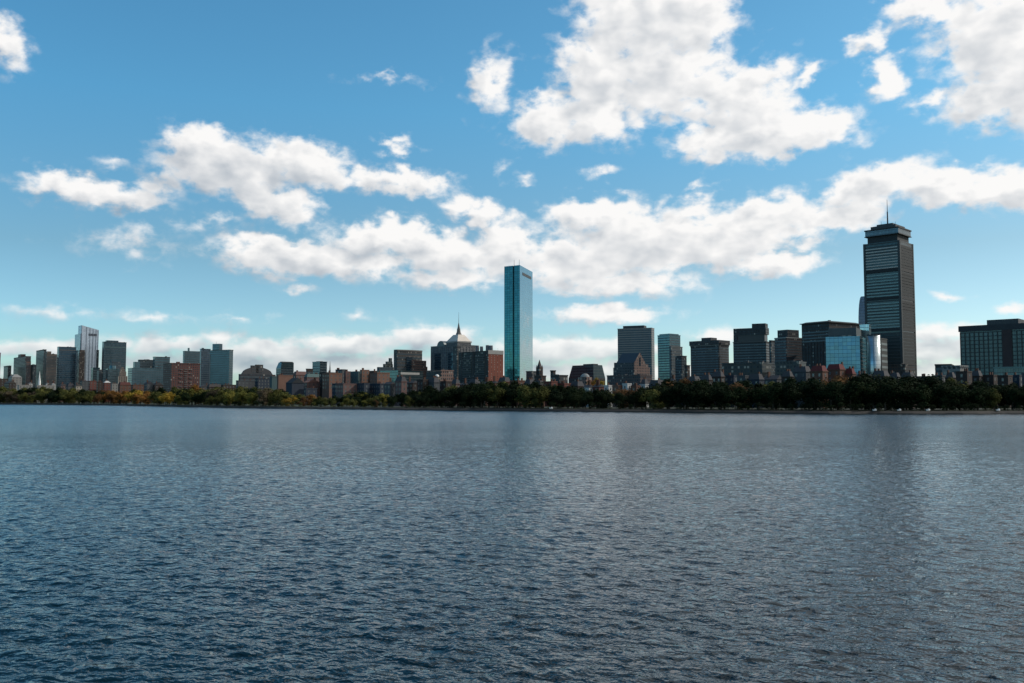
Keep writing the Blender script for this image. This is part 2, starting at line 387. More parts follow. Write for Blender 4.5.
def build_setting():
    # water
    m, g, b = newmat('river_water')
    P = g.n.new('ShaderNodeNewGeometry').outputs['Position']
    def rot(v, deg):
        r = g.n.new('ShaderNodeVectorRotate'); r.rotation_type = 'Z_AXIS'; r.inputs['Angle'].default_value = R(deg); g.put(r.inputs['Vector'], v); return r.outputs[0]
    def height(v):
        a = g.noise(g.V('MULTIPLY', rot(v, 12), (.6, .95, 1)), 1.0, 3, .55, .35, dim='2D')
        c = g.noise(g.V('MULTIPLY', rot(v, 26), (1.9, 2.9, 1)), 1.0, 3, .6, .2, dim='2D')
        l = g.noise(g.V('MULTIPLY', rot(v, 8), (.09, .30, 1)), 1.0, 2, .5, .3, dim='2D')
        return g.M('ADD', g.M('ADD', g.M('MULTIPLY', a, WV[0]), g.M('MULTIPLY', c, WV[1])), g.M('MULTIPLY', l, WV[2]))
    e = .05
    h0 = height(P); hx = height(g.V('ADD', P, (e, 0, 0))); hy = height(g.V('ADD', P, (0, e, 0)))
    # gusts make some patches rougher than others
    gust = g.M('MULTIPLY_ADD', g.noise(g.V('MULTIPLY', P, (.008, .022, 1)), 1, 4, .6, dim='2D'), 1.1, .45)
    fr = g.step(g.sep(P)[1], 20, 380)          # the chop grows finer and rougher out in the open river
    k = g.M('MULTIPLY', g.M('MULTIPLY', gust, g.M('MULTIPLY_ADD', fr, WV[5]-1, 1.0)), -1/e)
    g.put(b.inputs['Roughness'], g.M('MULTIPLY_ADD', fr, WV[7], WV[6]))
    # wind from the far bank: the steep lee sides of the wavelets face the near bank
    lee = g.M('MULTIPLY_ADD', fr, WV[4], WV[3])
    gn = g.n.new('ShaderNodeNewGeometry').outputs['Normal']
    nrm = g.V('NORMALIZE', g.V('ADD', gn, g.xyz(g.M('MULTIPLY', g.M('SUBTRACT', hx, h0), k), g.M('SUBTRACT', g.M('MULTIPLY', g.M('SUBTRACT', hy, h0), k), lee), 0.0)))
    g.put(b.inputs['Normal'], nrm)
    b.inputs['Base Color'].default_value = (.002, .012, .018, 1); b.inputs['IOR'].default_value = 1.33; b.inputs['Specular IOR Level'].default_value = .5
    import numpy as np
    ys = [9.0]
    while ys[-1] < 1500: ys.append(ys[-1]*(1.0032 if ys[-1] < 400 else 1.02))
    ys = np.array([-3000., -300., 0.]+ys+[2500., 5000., 14000.]); tx = np.tan(np.radians(np.linspace(-37, 37, 680)))
    Yg = np.repeat(ys[:, None], len(tx)+2, 1); wd = np.maximum(Yg, 9.0)
    X = np.zeros_like(Yg); X[:, 1:-1] = wd[:, 1:-1]*tx[None, :]; X[:, 0] = -12500; X[:, -1] = 12500
    sp = np.maximum(wd*.0030, wd*.0018)
    Z = np.zeros_like(Yg); rs = np.random.RandomState(4); nW = WG[1]
    for i in range(nW):
        lam = WG[2]*(WG[3]/WG[2])**(i/(nW-1.)); th = math.radians(90+rs.normal(WG[5], 40)); kx, ky = math.cos(th)*2*math.pi/lam, math.sin(th)*2*math.pi/lam
        amp = WG[0]*math.sqrt(2./nW)*lam/(2*math.pi)
        att = np.clip((lam/sp-2.2)/3., 0, 1)
        ph = kx*X+ky*Yg+rs.uniform(0, 6.28)+.9*np.sin(X*.05*rs.uniform(.5, 1.5)+Yg*.03+i)
        Z += amp*att*(np.sin(ph)+.25*np.cos(2*ph))
    edge = np.clip((Yg-8.9)/6., 0, 1)*np.clip((1200-Yg)/400., 0, 1); Z *= edge; Z[:, 0] = 0; Z[:, -1] = 0; Z[:, 1] = 0; Z[:, -2] = 0
    nr, nc = Yg.shape; co = np.stack([X, Yg, Z], -1).reshape(-1, 3).astype(np.float32)
    idx = np.arange(nr*nc).reshape(nr, nc); q = np.stack([idx[:-1, :-1], idx[:-1, 1:], idx[1:, 1:], idx[1:, :-1]], -1).reshape(-1, 4)
    me = bpy.data.meshes.new('water'); me.vertices.add(nr*nc); me.vertices.foreach_set('co', co.ravel())
    me.loops.add(q.size); me.loops.foreach_set('vertex_index', q.ravel().astype(np.int32))
    me.polygons.add(len(q)); me.polygons.foreach_set('loop_start', np.arange(0, q.size, 4, dtype=np.int32)); me.polygons.foreach_set('loop_total', np.full(len(q), 4, dtype=np.int32))
    me.polygons.foreach_set('use_smooth', np.ones(len(q), dtype=bool)); me.update(calc_edges=True); me.materials.append(m)
    o = bpy.data.objects.new('water', me); COL.objects.link(o); o['kind'] = 'structure'
    # land behind the shoreline
    grass = plain('park_grass', (.02, .03, .012), .95, var=.5, scale=.05)
    far = [Vector((9000, SS[-1].y, 0)), Vector((9000, 13000, 0)), Vector((-9000, 13000, 0)), Vector((-9000, SS[0].y+900, 0))]
    ring = SS+far; n = len(ring)
    v = [(p.x, p.y+(2.2 if i < len(SS) else 0), GZ) for i, p in enumerate(ring)]
    o = link('ground', v, [tuple(range(n))], grass); o['kind'] = 'structure'
    bpy.context.view_layer.update()
    # sloping stone bank between the water and the grass
    stone = plain('bank_stone', (.032, .030, .027), .9, var=.5, scale=.6)
    v = []; f = []
    for i, p in enumerate(SS):
        v += [(p.x, p.y, -.6), (p.x, p.y+.9, .55), (p.x, p.y+2.4, GZ+.02)]
        if i:
            a = 3*i; f += [(a-3, a, a+1, a-2), (a-2, a+1, a+2, a-1)]
    o = link('riverbank', v, f, stone); o['kind'] = 'structure'
    # footpath on the bank and the drive behind it
    for nm, off, wd, mt, zz in (('footpath', 5, 3, plain('path_gravel', (.10, .08, .065), .95), .004), ('road', 62, 14, plain('asphalt', (.05, .05, .052), .9), .004)):
        v = []; f = []
        for i, p in enumerate(SS):
            v += [(p.x, p.y+off, GZ+zz), (p.x, p.y+off+wd, GZ+zz)]
            if i: f.append((2*i-2, 2*i, 2*i+1, 2*i-1))
        o = link(nm, v, f, mt); o['kind'] = 'structure'
build_setting()
exec_marker = 1
# ------------------------------------------------------------------ the skyline
G_ = dict
teal_dark = lambda: curtain('dark_teal_glass', (.045, .085, .11), metal=.7)
teal_mid = lambda: curtain('teal_glass', (.065, .13, .15), metal=.8)
blue_dark = lambda: curtain('navy_glass', (.025, .07, .11), metal=.7)
pale_gl = lambda: curtain('pale_blue_glass', (.46, .54, .62), (.2, .24, .29), metal=.5, rough=.3, bay=2.4)
ribbon = lambda: curtain('ribbon_window_glass', (.05, .075, .09), (.03, .03, .03), fh=50, lz=.0, bay=2.2, metal=.3, rough=.35)
conc = lambda: facade('grey_concrete_facade', (.19, .19, .19), fh=3.9, bay=3.2)
conc_d = lambda: facade('dark_concrete_facade', (.10, .10, .105), fh=3.9, bay=3.2)
brown_d = lambda: facade('dark_brown_facade', (.10, .07, .06), fh=3.6, bay=3)
tan = lambda: facade('tan_stone_facade', (.30, .24, .20), fh=3.7, bay=2.8, fx=.5)
pink = lambda: facade('pink_granite_facade', (.33, .22, .19), fh=3.7, bay=2.8, fx=.5)
brick = lambda: facade('red_brick_facade', (.30, .085, .055), fh=3.0, bay=3.4, fz=.5, fx=.42)
brickm = lambda: facade('brown_brick_facade', (.19, .09, .065), fh=3.1, bay=3.2, fz=.5, fx=.4)
white_p = lambda: plain('white_paint', (.75, .75, .73), .6)
pale_c = lambda: plain('pale_concrete', (.42, .42, .40), .8)

def prudential():
    b = frame('skyscraper', 'tallest dark banded office tower with overhanging crown and rooftop mast', 863.6, 899.3, 912.6, 240, 1020, 45)
    gl = curtain('tower_grey_green_glass', (.035, .06, .065), (.03, .035, .035), bay=1.5, metal=.5, rough=.2, lz=.35)
    body(b, gl, name='wall')
    sp = plain('aluminium_spandrel', (.62, .58, .52), .55, .2)
    spg = plain('green_spandrel', (.32, .46, .44), .5, .2)
    dsp = plain('shaded_side_spandrel', (.012, .017, .019), .7)  # right face's shade put into the colour of its spandrels
    m2p = b.h/ (368-240)
    Z = lambda py: at(899.3, py, 1020).z-GZ
    def rows(y0, y1, n, mt):
        z0, z1 = Z(y1), Z(y0)
        fh = (z1-z0)/n
        for i in range(n):
            z = z0+fh*i
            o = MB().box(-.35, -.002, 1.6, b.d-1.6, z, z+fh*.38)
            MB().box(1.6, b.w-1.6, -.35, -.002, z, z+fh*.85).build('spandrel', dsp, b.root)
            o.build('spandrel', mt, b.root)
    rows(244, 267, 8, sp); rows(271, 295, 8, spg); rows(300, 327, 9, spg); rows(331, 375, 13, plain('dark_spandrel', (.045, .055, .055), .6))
    dk = plain('belt_course', (.022, .025, .027), .7)
    for ya, yb in ((267.3, 270.5), (295.5, 298.6), (327.2, 330.3)):
        MB().box(-.5, b.w+.5, -.5, b.d+.5, Z(yb), Z(ya)).build('belt_course', dk, b.root)
    for y0 in (0, b.d-1.5):
        for x0 in (0, b.w-1.5):
            MB().box(x0-.6, x0+2.1, y0-.6, y0+2.1, 0, b.h-.01).build('corner_pier', plain('corner_pier', (.05, .058, .06), .7), b.root)
    # crown
    hz = lambda py: at(887, py, 1045).z-GZ
    cx, cy = b.w/2, b.d/2
    def sq(k, j=None): j = j or k; return (cx-b.w*k/2, cx+b.w*k/2, cy-b.d*j/2, cy+b.d*j/2)
    neck = plain('crown_neck', (.03, .033, .035), .7)
    x0, x1, y0, y1 = sq(.84); MB().box(x0, x1, y0, y1, b.h, hz(236.5)).build('crown_neck', neck, b.root)
    x0, x1, y0, y1 = sq(.93); MB().box(x0, x1, y0, y1, hz(236.5), hz(231.2)).build('observation_floor', curtain('crown_glass', (.1, .14, .16), metal=.5, rough=.2), b.root)
    x0, x1, y0, y1 = sq(.97); MB().box(x0, x1, y0, y1, hz(231.2), hz(230)).build('crown_roof', neck, b.root)
    x0, x1, y0, y1 = sq(.97); MB().box(x0, x1, y0, y1, hz(237), hz(236.4)).build('crown_ledge', neck, b.root)
    x0, x1, y0, y1 = sq(.70); MB().box(x0, x1, y0, y1, hz(230), hz(226.5)).build('roof_screen', MMET(), b.root)
    x0, x1, y0, y1 = sq(.45); MB().box(x0, x1, y0, y1, hz(226.5), hz(224.3)).build('roof_plant', MMET(), b.root); rp = [c for c in b.root.children if c.name.startswith('roof_plant')][0]
    mast = MB().cone(cx, cy, hz(224.3), hz(211), .9, .7, 8).cone(cx, cy, hz(211), hz(199), .4, .2, 6)
    mast.build('mast', plain('mast_steel', (.06, .06, .065), .6), rp)
    for dx, dy, hh in ((-9, 4, 6), (8, -6, 7), (10, 8, 5)):
        MB().cone(cx+dx, cy+dy, hz(226.5), hz(226.5)+hh, .25, .15, 5).build('antenna', MMET(), rp)
prudential()
def hancock():
    Yc = 1480.0; c = at(519.8, 265, Yc); Cn = Vector((c.x, c.y)); h = c.z-GZ
    A = Vector((-26.2, 17.0)); B = Vector((23.4, 83.0))
    root = thing('skyscraper', 'slim teal mirror glass tower with vertical notch and two roof aerials', 'building', (Cn.x, Cn.y, GZ))
    BLD.append((519, 504, 534, root))
    nA = Vector((-B.y, B.x)).normalized()
    P = lambda s, t: tuple(A*s+B*t)
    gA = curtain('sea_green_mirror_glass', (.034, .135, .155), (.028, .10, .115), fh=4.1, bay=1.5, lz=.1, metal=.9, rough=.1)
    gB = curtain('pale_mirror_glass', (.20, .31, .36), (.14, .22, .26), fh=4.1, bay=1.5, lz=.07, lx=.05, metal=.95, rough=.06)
    notch = curtain('notch_glass', (.03, .09, .10), (.02, .03, .03), metal=.6)
    pts = [P(0, 0), P(.36, 0), P(.38, .04), P(.42, .04), P(.44, 0), P(1, 0), P(1, 1), P(.64, 1), P(.62, .96), P(.58, .96), P(.56, 1), P(0, 1)]
    n = len(pts); v = [(p[0], p[1], 0) for p in pts]+[(p[0], p[1], h) for p in pts]
    fs = [(i, (i+1) % n, n+(i+1) % n, n+i) for i in range(n)]
    end = [0, 4, 6, 10]; nt_ = [1, 2, 3, 7, 8, 9]; long = [5, 11]
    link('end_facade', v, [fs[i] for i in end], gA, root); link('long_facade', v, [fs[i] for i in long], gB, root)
    link('notch', v, [fs[i] for i in nt_], notch, root)
    link('roof', v, [tuple(range(n, 2*n))], MROOF(), root)
    # louvred plant strip high on the long face
    nb = Vector((B.y, -B.x)).normalized()
    o = MB(); a, c2 = B*.2+nb*.02, B*.88+nb*.02
    o.poly([tuple(a), tuple(a+nb*.3), tuple(c2+nb*.3), tuple(c2)], h-15, h-10); o.build('louvre_strip', MMET(), root)
    MB().poly([P(.25, .25), P(.25, .75), P(.75, .75), P(.75, .25)], h+.01, h+2.5).build('roof_plant', MMET(), root)
    for s, t in ((.45, .1), (.12, .1)):
        p = P(s, t); MB().cone(p[0], p[1], h, h+11, .35, .2, 6).build('aerial', plain('aerial_steel', (.2, .2, .2), .6), root)
hancock()

# --- downtown, far left (about 2.5 km away)
tower('office_tower', 'reddish brown tower cut by the left edge of the photo', -14, -6, .8, 353, 2400, pink(), ribbon())
b = tower('office_tower', 'small grey green tower behind the pale hip roof at far left', 3.8, 8, 11.4, 366, 2500, conc(), ribbon(), un=1)
b = frame('office_tower', 'dark stepped tower with brown shoulder, left of the white steeple', 13.9, 25.5, 31, 356.5, 2450, 40)
body(b, facade('dark_maroon_facade', (.11, .075, .075), fh=3.7)); bands(b, ribbon(), 3.9, .45); parapet(b, conc_d()); pent(b, 17.5, 25, 354.4, brown_d(), 'upper_storeys'); pent(b, 14.5, 20, 358, brown_d(), 'roof_shoulder'); 
b2 = tower('office_tower', 'slim pink granite slab against the dark stepped tower', 25.5, 26.5, 31, 362, 2380, pink(), ribbon(), share=.4)
tower('office_tower', 'low dark blue tower just behind the white church steeple', 30.5, 33, 36.4, 365, 2450, conc_d(), ribbon())
tower('office_tower', 'dark tower with flat top left of the grey slab', 36.3, 44, 46.5, 349.8, 2500, facade('charcoal_facade', (.06, .065, .07)), ribbon())
tower('office_tower', 'pinkish grey slab tower with stepped top', 45.3, 46.5, 57, 354.3, 2430, tan(), ribbon(), fh=4, share=.5, pents=((46, 51, 351.5),))
b = tower('office_tower', 'wide navy glass block with light top line, left of the tallest pale tower', 57.3, 59, 76.2, 347, 2350, blue_dark(), ribbon(), fh=5, share=.3, cap=conc_d())
MB().box(1, b.w-1, -.3, -.01, b.h-9, b.h-6.5).build('louvre_strip', conc(), b.root)
# pale tower with slanted top
def millennium():
    b = frame('skyscraper', 'pale silvery glass tower with slanting roofline, tallest of the left group', 78.2, 81.5, 98.8, 330.0, 2380, 40)
    hl = at(81.5, 325.2, 2380).z-GZ; hr = at(98.8, 330, (b.C+b.B*b.w).y).z-GZ
    gl = pale_gl()
    v = [(0, 0, 0), (b.w, 0, 0), (b.w, b.d, 0), (0, b.d, 0), (0, 0, hl), (b.w, 0, hr), (b.w, b.d, hr), (0, b.d, hl)]
    link('wall', v, [(0, 1, 5, 4), (1, 2, 6, 5), (2, 3, 7, 6), (3, 0, 4, 7)], gl, b.root)
    link('roof', v, [(4, 5, 6, 7)], MROOF(), b.root)
    for i, t in enumerate((.02, .3, .5, .68, .85, .985)):
        x = b.w*t; zt = hl+(hr-hl)*t
        MB().box(x-.35, x+.35, -.8, -.01, 0, zt-1).build('fin', plain('fin_grey', (.28, .33, .4), .5, .3), b.root)
    MB().box(b.w*.42, b.w*.9, -.6, -.02, hr-17, hr-11).build('louvre_strip', plain('louvre_grey', (.1, .12, .15)), b.root)
    # lower wing on the left
    hw = at(78, 333.5, 2380).z-GZ
    MB().box(-1.5, -0.01, 2, b.d+26, 0, hw).build('side_wing', curtain('grey_blue_glass', (.17, .22, .28), metal=.7), b.root)
    MB().box(-4, b.w*.22, -4, -.9, 0, at(80, 350, 2380).z-GZ).build('dark_shaft', brown_d(), b.root)
millennium()
tower('office_tower', 'thin dark slab at the right edge of the pale slanting tower', 96.4, 97.2, 99, 350.5, 2300, conc_d(), None, style='none', un=0)
b = tower('office_tower', 'broad dark teal block with lighter top band, right of the slanting tower', 102.3, 104, 126.5, 342, 2300, curtain('black_teal_glass', (.035, .075, .095), metal=.7, bay=3), ribbon(), fh=4.6, share=.35, cap=conc_d(), pents=((105, 118, 340.7),))
MB().box(.6, b.w-.6, -.35, -.01, b.h-14, b.h-11.5).build('louvre_strip', plain('teal_louvre', (.10, .17, .18)), b.root)
tower('office_tower', 'small grey block in front of the broad dark teal block', 110, 112, 121, 362, 2150, facade('blue_grey_facade', (.14, .17, .2)), ribbon(), un=1)
def curved_block():
    b = frame('office_building', 'low curved teal building at the foot of the broad dark block', 106, 108, 119, 368.5, 2050, 40)
    body(b, teal_mid()); cx = b.w/2
    MB().cone(cx, b.d/2, b.h+.01, b.h+7, min(b.w, b.d)*.46, min(b.w, b.d)*.42, 20).build('drum', teal_mid(), b.root)
    bands(b, ribbon(), 3.8, .4, out=.1)
curved_block()
def artdeco():
    b = frame('office_building', 'cream stepped stone building with pointed centre', 117, 118.3, 127.5, 376, 1900, 40)
    body(b, tan()); m = tan()
    for k, py in ((.75, 371.5), (.5, 368.7), (.28, 366.8)):
        zb = MB().box(b.w*(.5-k/2), b.w*(.5+k/2), b.d*(.5-k/2), b.d*(.5+k/2), b.h-1, at(122, py, 1900).z-GZ).build('upper_storeys', m, b.root)
    piers(b, plain('cream_stone', (.5, .44, .38), .8), bay=4, wid=.9, faces='x')
artdeco()
b = tower('office_building', 'low teal and grey block among trees below the pale slanting tower', 91, 93, 100, 368, 2100, teal_mid(), ribbon(), un=1)
tower('office_building', 'slim grey stepped block right of the low teal block', 97, 99, 102.5, 370, 2060, conc(), ribbon(), un=1)

# --- middle left
b = tower('office_building', 'long low teal block with pale roof units, left of the brick block', 128, 132, 163.5, 368.5, 1500, curtain('soft_teal_glass', (.075, .14, .17), (.05, .08, .09), bay=4, metal=.65, rough=.2), ribbon(), fh=4, share=.25, pents=((132, 139, 362),))
tower('office_building', 'grey teal upper block behind the long low teal block', 138, 140, 155, 360.2, 1560, facade('slate_facade', (.10, .135, .15), fh=4.2), ribbon(), fh=5, un=3)
tower('office_building', 'dark flat topped block behind the red brick block', 153, 155, 170, 357.3, 1540, curtain('ink_teal_glass', (.06, .12, .145), metal=.6), ribbon(), fh=5, cap=conc_d(), un=1)
b = tower('apartment_building', 'red brick slab with dark shaded end and orange tree at its foot', 163.3, 171.3, 200.2, 363.6, 1250, facade('dull_red_brick', (.20, .10, .088), fh=3.0, bay=3.1, fx=.45), None, style='none', pents=((176, 180, 361.8),), un=2)
for k in range(3):
    x = b.w*(.28+.17*k)
    for zz in range(3, int(b.h)-5, 3):
        if k == 1 or zz % 2: MB().box(x, x+4.5, -.9, -.01, zz, zz+.9).build('balcony', plain('balcony_grey', (.18, .17, .17)), b.root)
# teal glass pair
g1 = curtain('grey_teal_curtain', (.08, .14, .165), (.07, .10, .11), bay=2.2, metal=.6, rough=.2)
b = tower('office_tower', 'teal tower with two small roof stacks, behind the brick slab', 183, 184.5, 201.5, 351.5, 1650, g1, ribbon(), fh=3.9, share=.4, pents=((187, 189, 348),), un=0)
b = tower('office_tower', 'narrow teal tower wedged between two wider teal towers', 200, 201.2, 210.5, 349.3, 1600, curtain('steel_blue_curtain', (.09, .14, .19), bay=2.5, metal=.7), ribbon(), share=.3, pents=((201, 203.5, 348),), un=0)
def cyl_tower():
    b = frame('office_tower', 'widest teal tower with dark penthouse and pinkish right edge', 209.8, 229.5, 233.2, 350.3, 1500, 62)
    body(b, g1); bands(b, ribbon(), 3.8, .45); parapet(b, conc())
    pent(b, 210.3, 220.3, 343.8, teal_dark()); 
    MB().cone(b.w*.4, b.d*.75, b.h+9, b.h+16, .25, .12, 5).build('aerial', MMET(), b.root)
    MB().box(-.5, -.05, b.d-1.5, b.d-.3, 2, b.h-6).build('light_pier', pale_c(), b.root)
cyl_tower()
def domed():
    b = frame('civic_building', 'dark hall with arched curving roof and boxy penthouse', 238.6, 240, 275, 374, 1200, 48)
    body(b, facade('dark_grey_hall', (.06, .065, .08), fh=4.5, bay=4))
    # barrel roof across the long face
    n = 14; z0 = b.h; rz = (374-366.6)/F*1200
    v = []; 
    for i in range(n+1):
        t = i/n; xx = b.w*(.06+.88*t); zz = z0+rz*min(1, math.sin(math.pi*t)**.5*1.0)
        v += [(xx, .4, zz), (xx, b.d-.4, zz), (xx, .4, z0-.5), (xx, b.d-.4, z0-.5)]
    f = []
    for i in range(n):
        a = 4*i; f += [(a, a+4, a+5, a+1), (a, a+2, a+6, a+4), (a+1, a+5, a+7, a+3)]
    f += [(0, 1, 3, 2), (4*n, 4*n+2, 4*n+3, 4*n+1)]
    link('arched_roof', v, f, plain('slate_roof', (.05, .055, .065), .6), b.root)
    pent(b, 248.5, 257, 365.6, conc_d(), z0=b.h+2); pent(b, 256, 264.3, 364.6, conc_d(), z0=b.h+2)
    bands(b, ribbon(), 4.5, .35)
domed()
def chamf():
    b = frame('office_tower', 'small teal tower with sloped left shoulder', 276.2, 281, 293.8, 362.2, 1500, 40)
    v = [(0, 0), (b.w, 0), (b.w, b.d), (0, b.d)]
    hs = at(277, 368, 1500).z-GZ
    MB().box(0, b.w, 0, b.d, 0, hs).build('wall', teal_dark(), b.root)
    MB().poly(v, hs+.002, b.h, [(b.w*.05, 0), (b.w, 0), (b.w, b.d*.6), (b.w*.05, b.d*.6)]).build('sloped_top', teal_mid(), b.root)
    bands(b, ribbon(), 3.8, .3, z1=hs); MB().box(b.w*.1, b.w*.95, 1, b.d*.5, b.h+.01, b.h+1.2).build('roof', MROOF(), b.root)
chamf()
tower('office_building', 'small brown block left of the boxy dark teal tower', 306, 307, 313, 369.4, 1300, brown_d(), ribbon(), un=0)
tower('office_tower', 'boxy dark teal tower with two toned faces near the thin black spire', 312.5, 320, 327, 362.2, 1350, teal_dark(), ribbon(), ang=45, share=.35, pents=((316, 323, 361.3),), un=0)
# --- stepped crescent block
def stepped():
    b = frame('office_tower', 'grey stone office block with curved stepped front and recessed glass bay', 393.8, 397, 422.2, 350.8, 1350, 40)
    st = facade('warm_grey_stone', (.17, .155, .145), fh=3.7, bay=2.4, fx=.5)
    # gently bowed front
    n = 10; pts = []
    for i in range(n+1):
        t = i/n; pts.append((b.w*t, -2.2*math.sin(math.pi*t)))
    pts += [(b.w, b.d), (0, b.d)]
    MB().poly(pts, 0, b.h).build('wall', st, b.root)
    MB().poly([(p[0]*1.01-.3, p[1]-.5) for p in pts], b.h+.003, b.h+2).build('cornice', plain('stone_cornice', (.2, .19, .18)), b.root)
    MB().box(b.w*.34, b.w*.56, -2.9, -1.0, b.h*.45, b.h*.88).build('glass_bay', blue_dark(), b.root)
    for i in range(7):
        z = b.h-6-i*5.6
        q = [(b.w*t/10, -2.2*math.sin(math.pi*t/10)-.15) for t in range(0, 11)]
        MB().poly(q+[(b.w, .5), (0, .5)], z, z+2.3).build('window_band', ribbon(), b.root)
    Z = lambda py: at(410, py, 1350).z-GZ
    MB().box(b.w*.5, b.w*1.08, -6, -2.4, 0, Z(360)).build('lower_wing', facade('rose_stone', (.25, .17, .145), fh=3.7, bay=2.4), b.root)
    MB().box(b.w*.8, b.w*1.16, -4, b.d*.8, 0, Z(366)).build('lower_wing', facade('rose_stone', (.2, .13, .11)), b.root)
    b2 = frame('office_building', 'stepped teal and grey terraces climbing to the curved stone block', 377, 379, 394.5, 367, 1300, 40)
    body(b2, facade('blue_slate', (.09, .13, .16)))
    x0 = b2.w
    for a, c, py in ((384, 394, 364), (387, 394, 361.5), (390.5, 394, 358)):
        pent(b2, a, c, py, facade('grey_green_step', (.15, .18, .18)), 'terrace', dmax=.8, z0=b2.h)
    units(b2, 2)
    bands(b2, ribbon(), 3.8, .4)
stepped()
b = tower('office_building', 'low teal glass roofed hall below the curved stone block', 377, 398, 423, 371.3, 1150, teal_mid(), None, style='none', ang=48, un=2)
MB().box(b.w*.1, b.w*.85, -.4, -.02, b.h-4, b.h-1).build('fascia', pale_c(), b.root)
# --- spired hotel-like tower
def spired():
    b = frame('office_tower', 'grey stone tower with truncated pyramid roof, arched dormer and tall spire', 431, 457.5, 477, 345.5, 1320, 40)
    st = facade('pewter_stone', (.25, .26, .27), fh=3.8, bay=2.6, fx=.5, fz=.6); body(b, st)
    piers(b, plain('pewter_pier', (.2, .21, .22), .8), bay=5.5, wid=1.4, out=.5)
    parapet(b, st, 1.5)
    Z = lambda py: at(457, py, 1350).z-GZ
    # glass bays on the shaded face
    for t0, t1 in ((.12, .34), (.62, .84)):
        MB().box(-.7, -.01, b.d*t0, b.d*t1, 8, b.h-10).build('glass_bay', blue_dark(), b.root)
    # upper block
    ux0, ux1, uy0, uy1 = 1.2, b.w*.72, b.d*.02, b.d*.44
    MB().box(ux0, ux1, uy0, uy1, b.h+.003, Z(343.4)).build('attic', st, b.root)
    cp = plain('weathered_copper', (.16, .19, .20), .45, .5)
    MB().box(ux0-.8, ux1+.8, uy0-.8, uy1+.8, Z(343.4)+.003, Z(342)).build('eave', pale_c(), b.root)
    ex, ey = (ux1-ux0), (uy1-uy0)
    MB().poly([(ux0, uy0), (ux1, uy0), (ux1, uy1), (ux0, uy1)], Z(342), Z(335.3), [(ux0+ex*.28, uy0+ey*.28), (ux0+ex*.72, uy0+ey*.28), (ux0+ex*.72, uy0+ey*.72), (ux0+ex*.28, uy0+ey*.72)]).build('pyramid_roof', plain('roof_metal', (.75, .68, .6), .5, .1), b.root)
    cx, cy = ux0+ex*.5, uy0+ey*.5
    sp = plain('spire_stone', (.2, .19, .18), .7)
    o = MB().cone(cx, cy, Z(335.3)+.003, Z(333), 4.6, 3.4, 8); o.cone(cx, cy, Z(333), Z(329), 3.0, 2.4, 8).cone(cx, cy, Z(329), Z(323.5), 2.0, .5, 8)
    spo = o.build('spire', sp, b.root)
    MB().cone(cx, cy, Z(323.5)-.5, Z(312.5), .38, .12, 6).build('aerial', sp, spo)
    # barrel vaulted dormer on the shaded face
    n = 10; yc = b.d*.62; rr = b.d*.14; v = []; zb = b.h+.3
    for i in range(n+1):
        a = math.pi*i/n; yy = yc+rr*math.cos(a); zz = zb+rr*.9*math.sin(a)
        v += [(-.4, yy, zz), (b.w*.8, yy, zz)]
    f = [(2*i, 2*i+2, 2*i+3, 2*i+1) for i in range(n)]+[tuple(range(0, 2*n+2, 2)), tuple(range(1, 2*n+3, 2))[::-1]]
    link('arched_dormer', v, f, cp, b.root)
spired()
# --- brick tower next to the mirror tower
def bricktower():
    b = frame('apartment_building', 'tall block with dark balcony grid and bright red brick end wall', 458.5, 488.3, 503.3, 350.5, 1150, 40)
    br = facade('bright_red_brick', (.34, .12, .085), fh=3.0, bay=b.w/5, fz=.35, fx=.2, blinds=.5)
    v = [(0, 0, 0), (b.w, 0, 0), (b.w, b.d, 0), (0, b.d, 0), (0, 0, b.h), (b.w, 0, b.h), (b.w, b.d, b.h), (0, b.d, b.h)]
    link('brick_wall', v, [(0, 1, 5, 4), (2, 3, 7, 6), (1, 2, 6, 5)], br, b.root)
    link('balcony_wall', v, [(3, 0, 4, 7)], facade('green_grey_wall', (.075, .085, .08), fh=3.0, bay=2.8, fz=.6), b.root)
    link('roof', v, [(4, 5, 6, 7)], MROOF(), b.root)
    MB().box(-.3, b.w+.3, -.3, .2, b.h-4.6, b.h+.6).build('pale_parapet', pale_c(), b.root)
    n = int((b.h-8)/3.0)
    for i in range(n):
        z = 5+i*3.0
        for t in (.12, .55):
            o = MB().box(-1.2, -.01, b.d*t, b.d*(t+.3), z, z+1.0); o.build('balcony', plain('balcony_concrete', (.13, .14, .14)), b.root)
    for t in (.08, .45, .5, .88):
        MB().box(-.6, -.012, b.d*t, b.d*(t+.022), 2, b.h-.5).build('pier', plain('dark_pier', (.06, .06, .06)), b.root)
    for p0, p1, py in ((475.5, 479.2, 345.6), (479.8, 483.2, 346.5), (485.6, 489.2, 345.2), (489.6, 494.2, 345.6)):
        x, y, Y = loc(b, (p0+p1)/2); r = (p1-p0)/2/F*Y; hh = at(p0, py, Y).z-GZ
        MB().cone(min(max(x, r), b.w-r), min(max(y, r), b.d-r), b.h+.01, hh, r, r*.95, 14).build('water_tank', plain('tank_grey', (.2, .22, .24), .6), b.root)
    for t in (.3, .7): MB().cone(b.w*t, 2, b.h, b.h+4, .12, .1, 5).build('aerial', MMET(), b.root)
bricktower()
def vertical_strip():
    tower('apartment_building', 'narrow grey stone tower between spired tower and red brick block', 453, 457, 460, 347, 1210, facade('pale_grey_pier', (.15, .16, .16), fh=3.2), None, style='none', un=0)
vertical_strip()
b = tower('office_building', 'dusty pink block with dark left wing below the spired tower', 426.5, 441, 453.5, 371, 1000, pink(), None, style='none', un=2)
MB().box(-.5, -.01, 0.5, b.d-.5, 3, b.h-1).build('dark_facade', conc_d(), b.root)
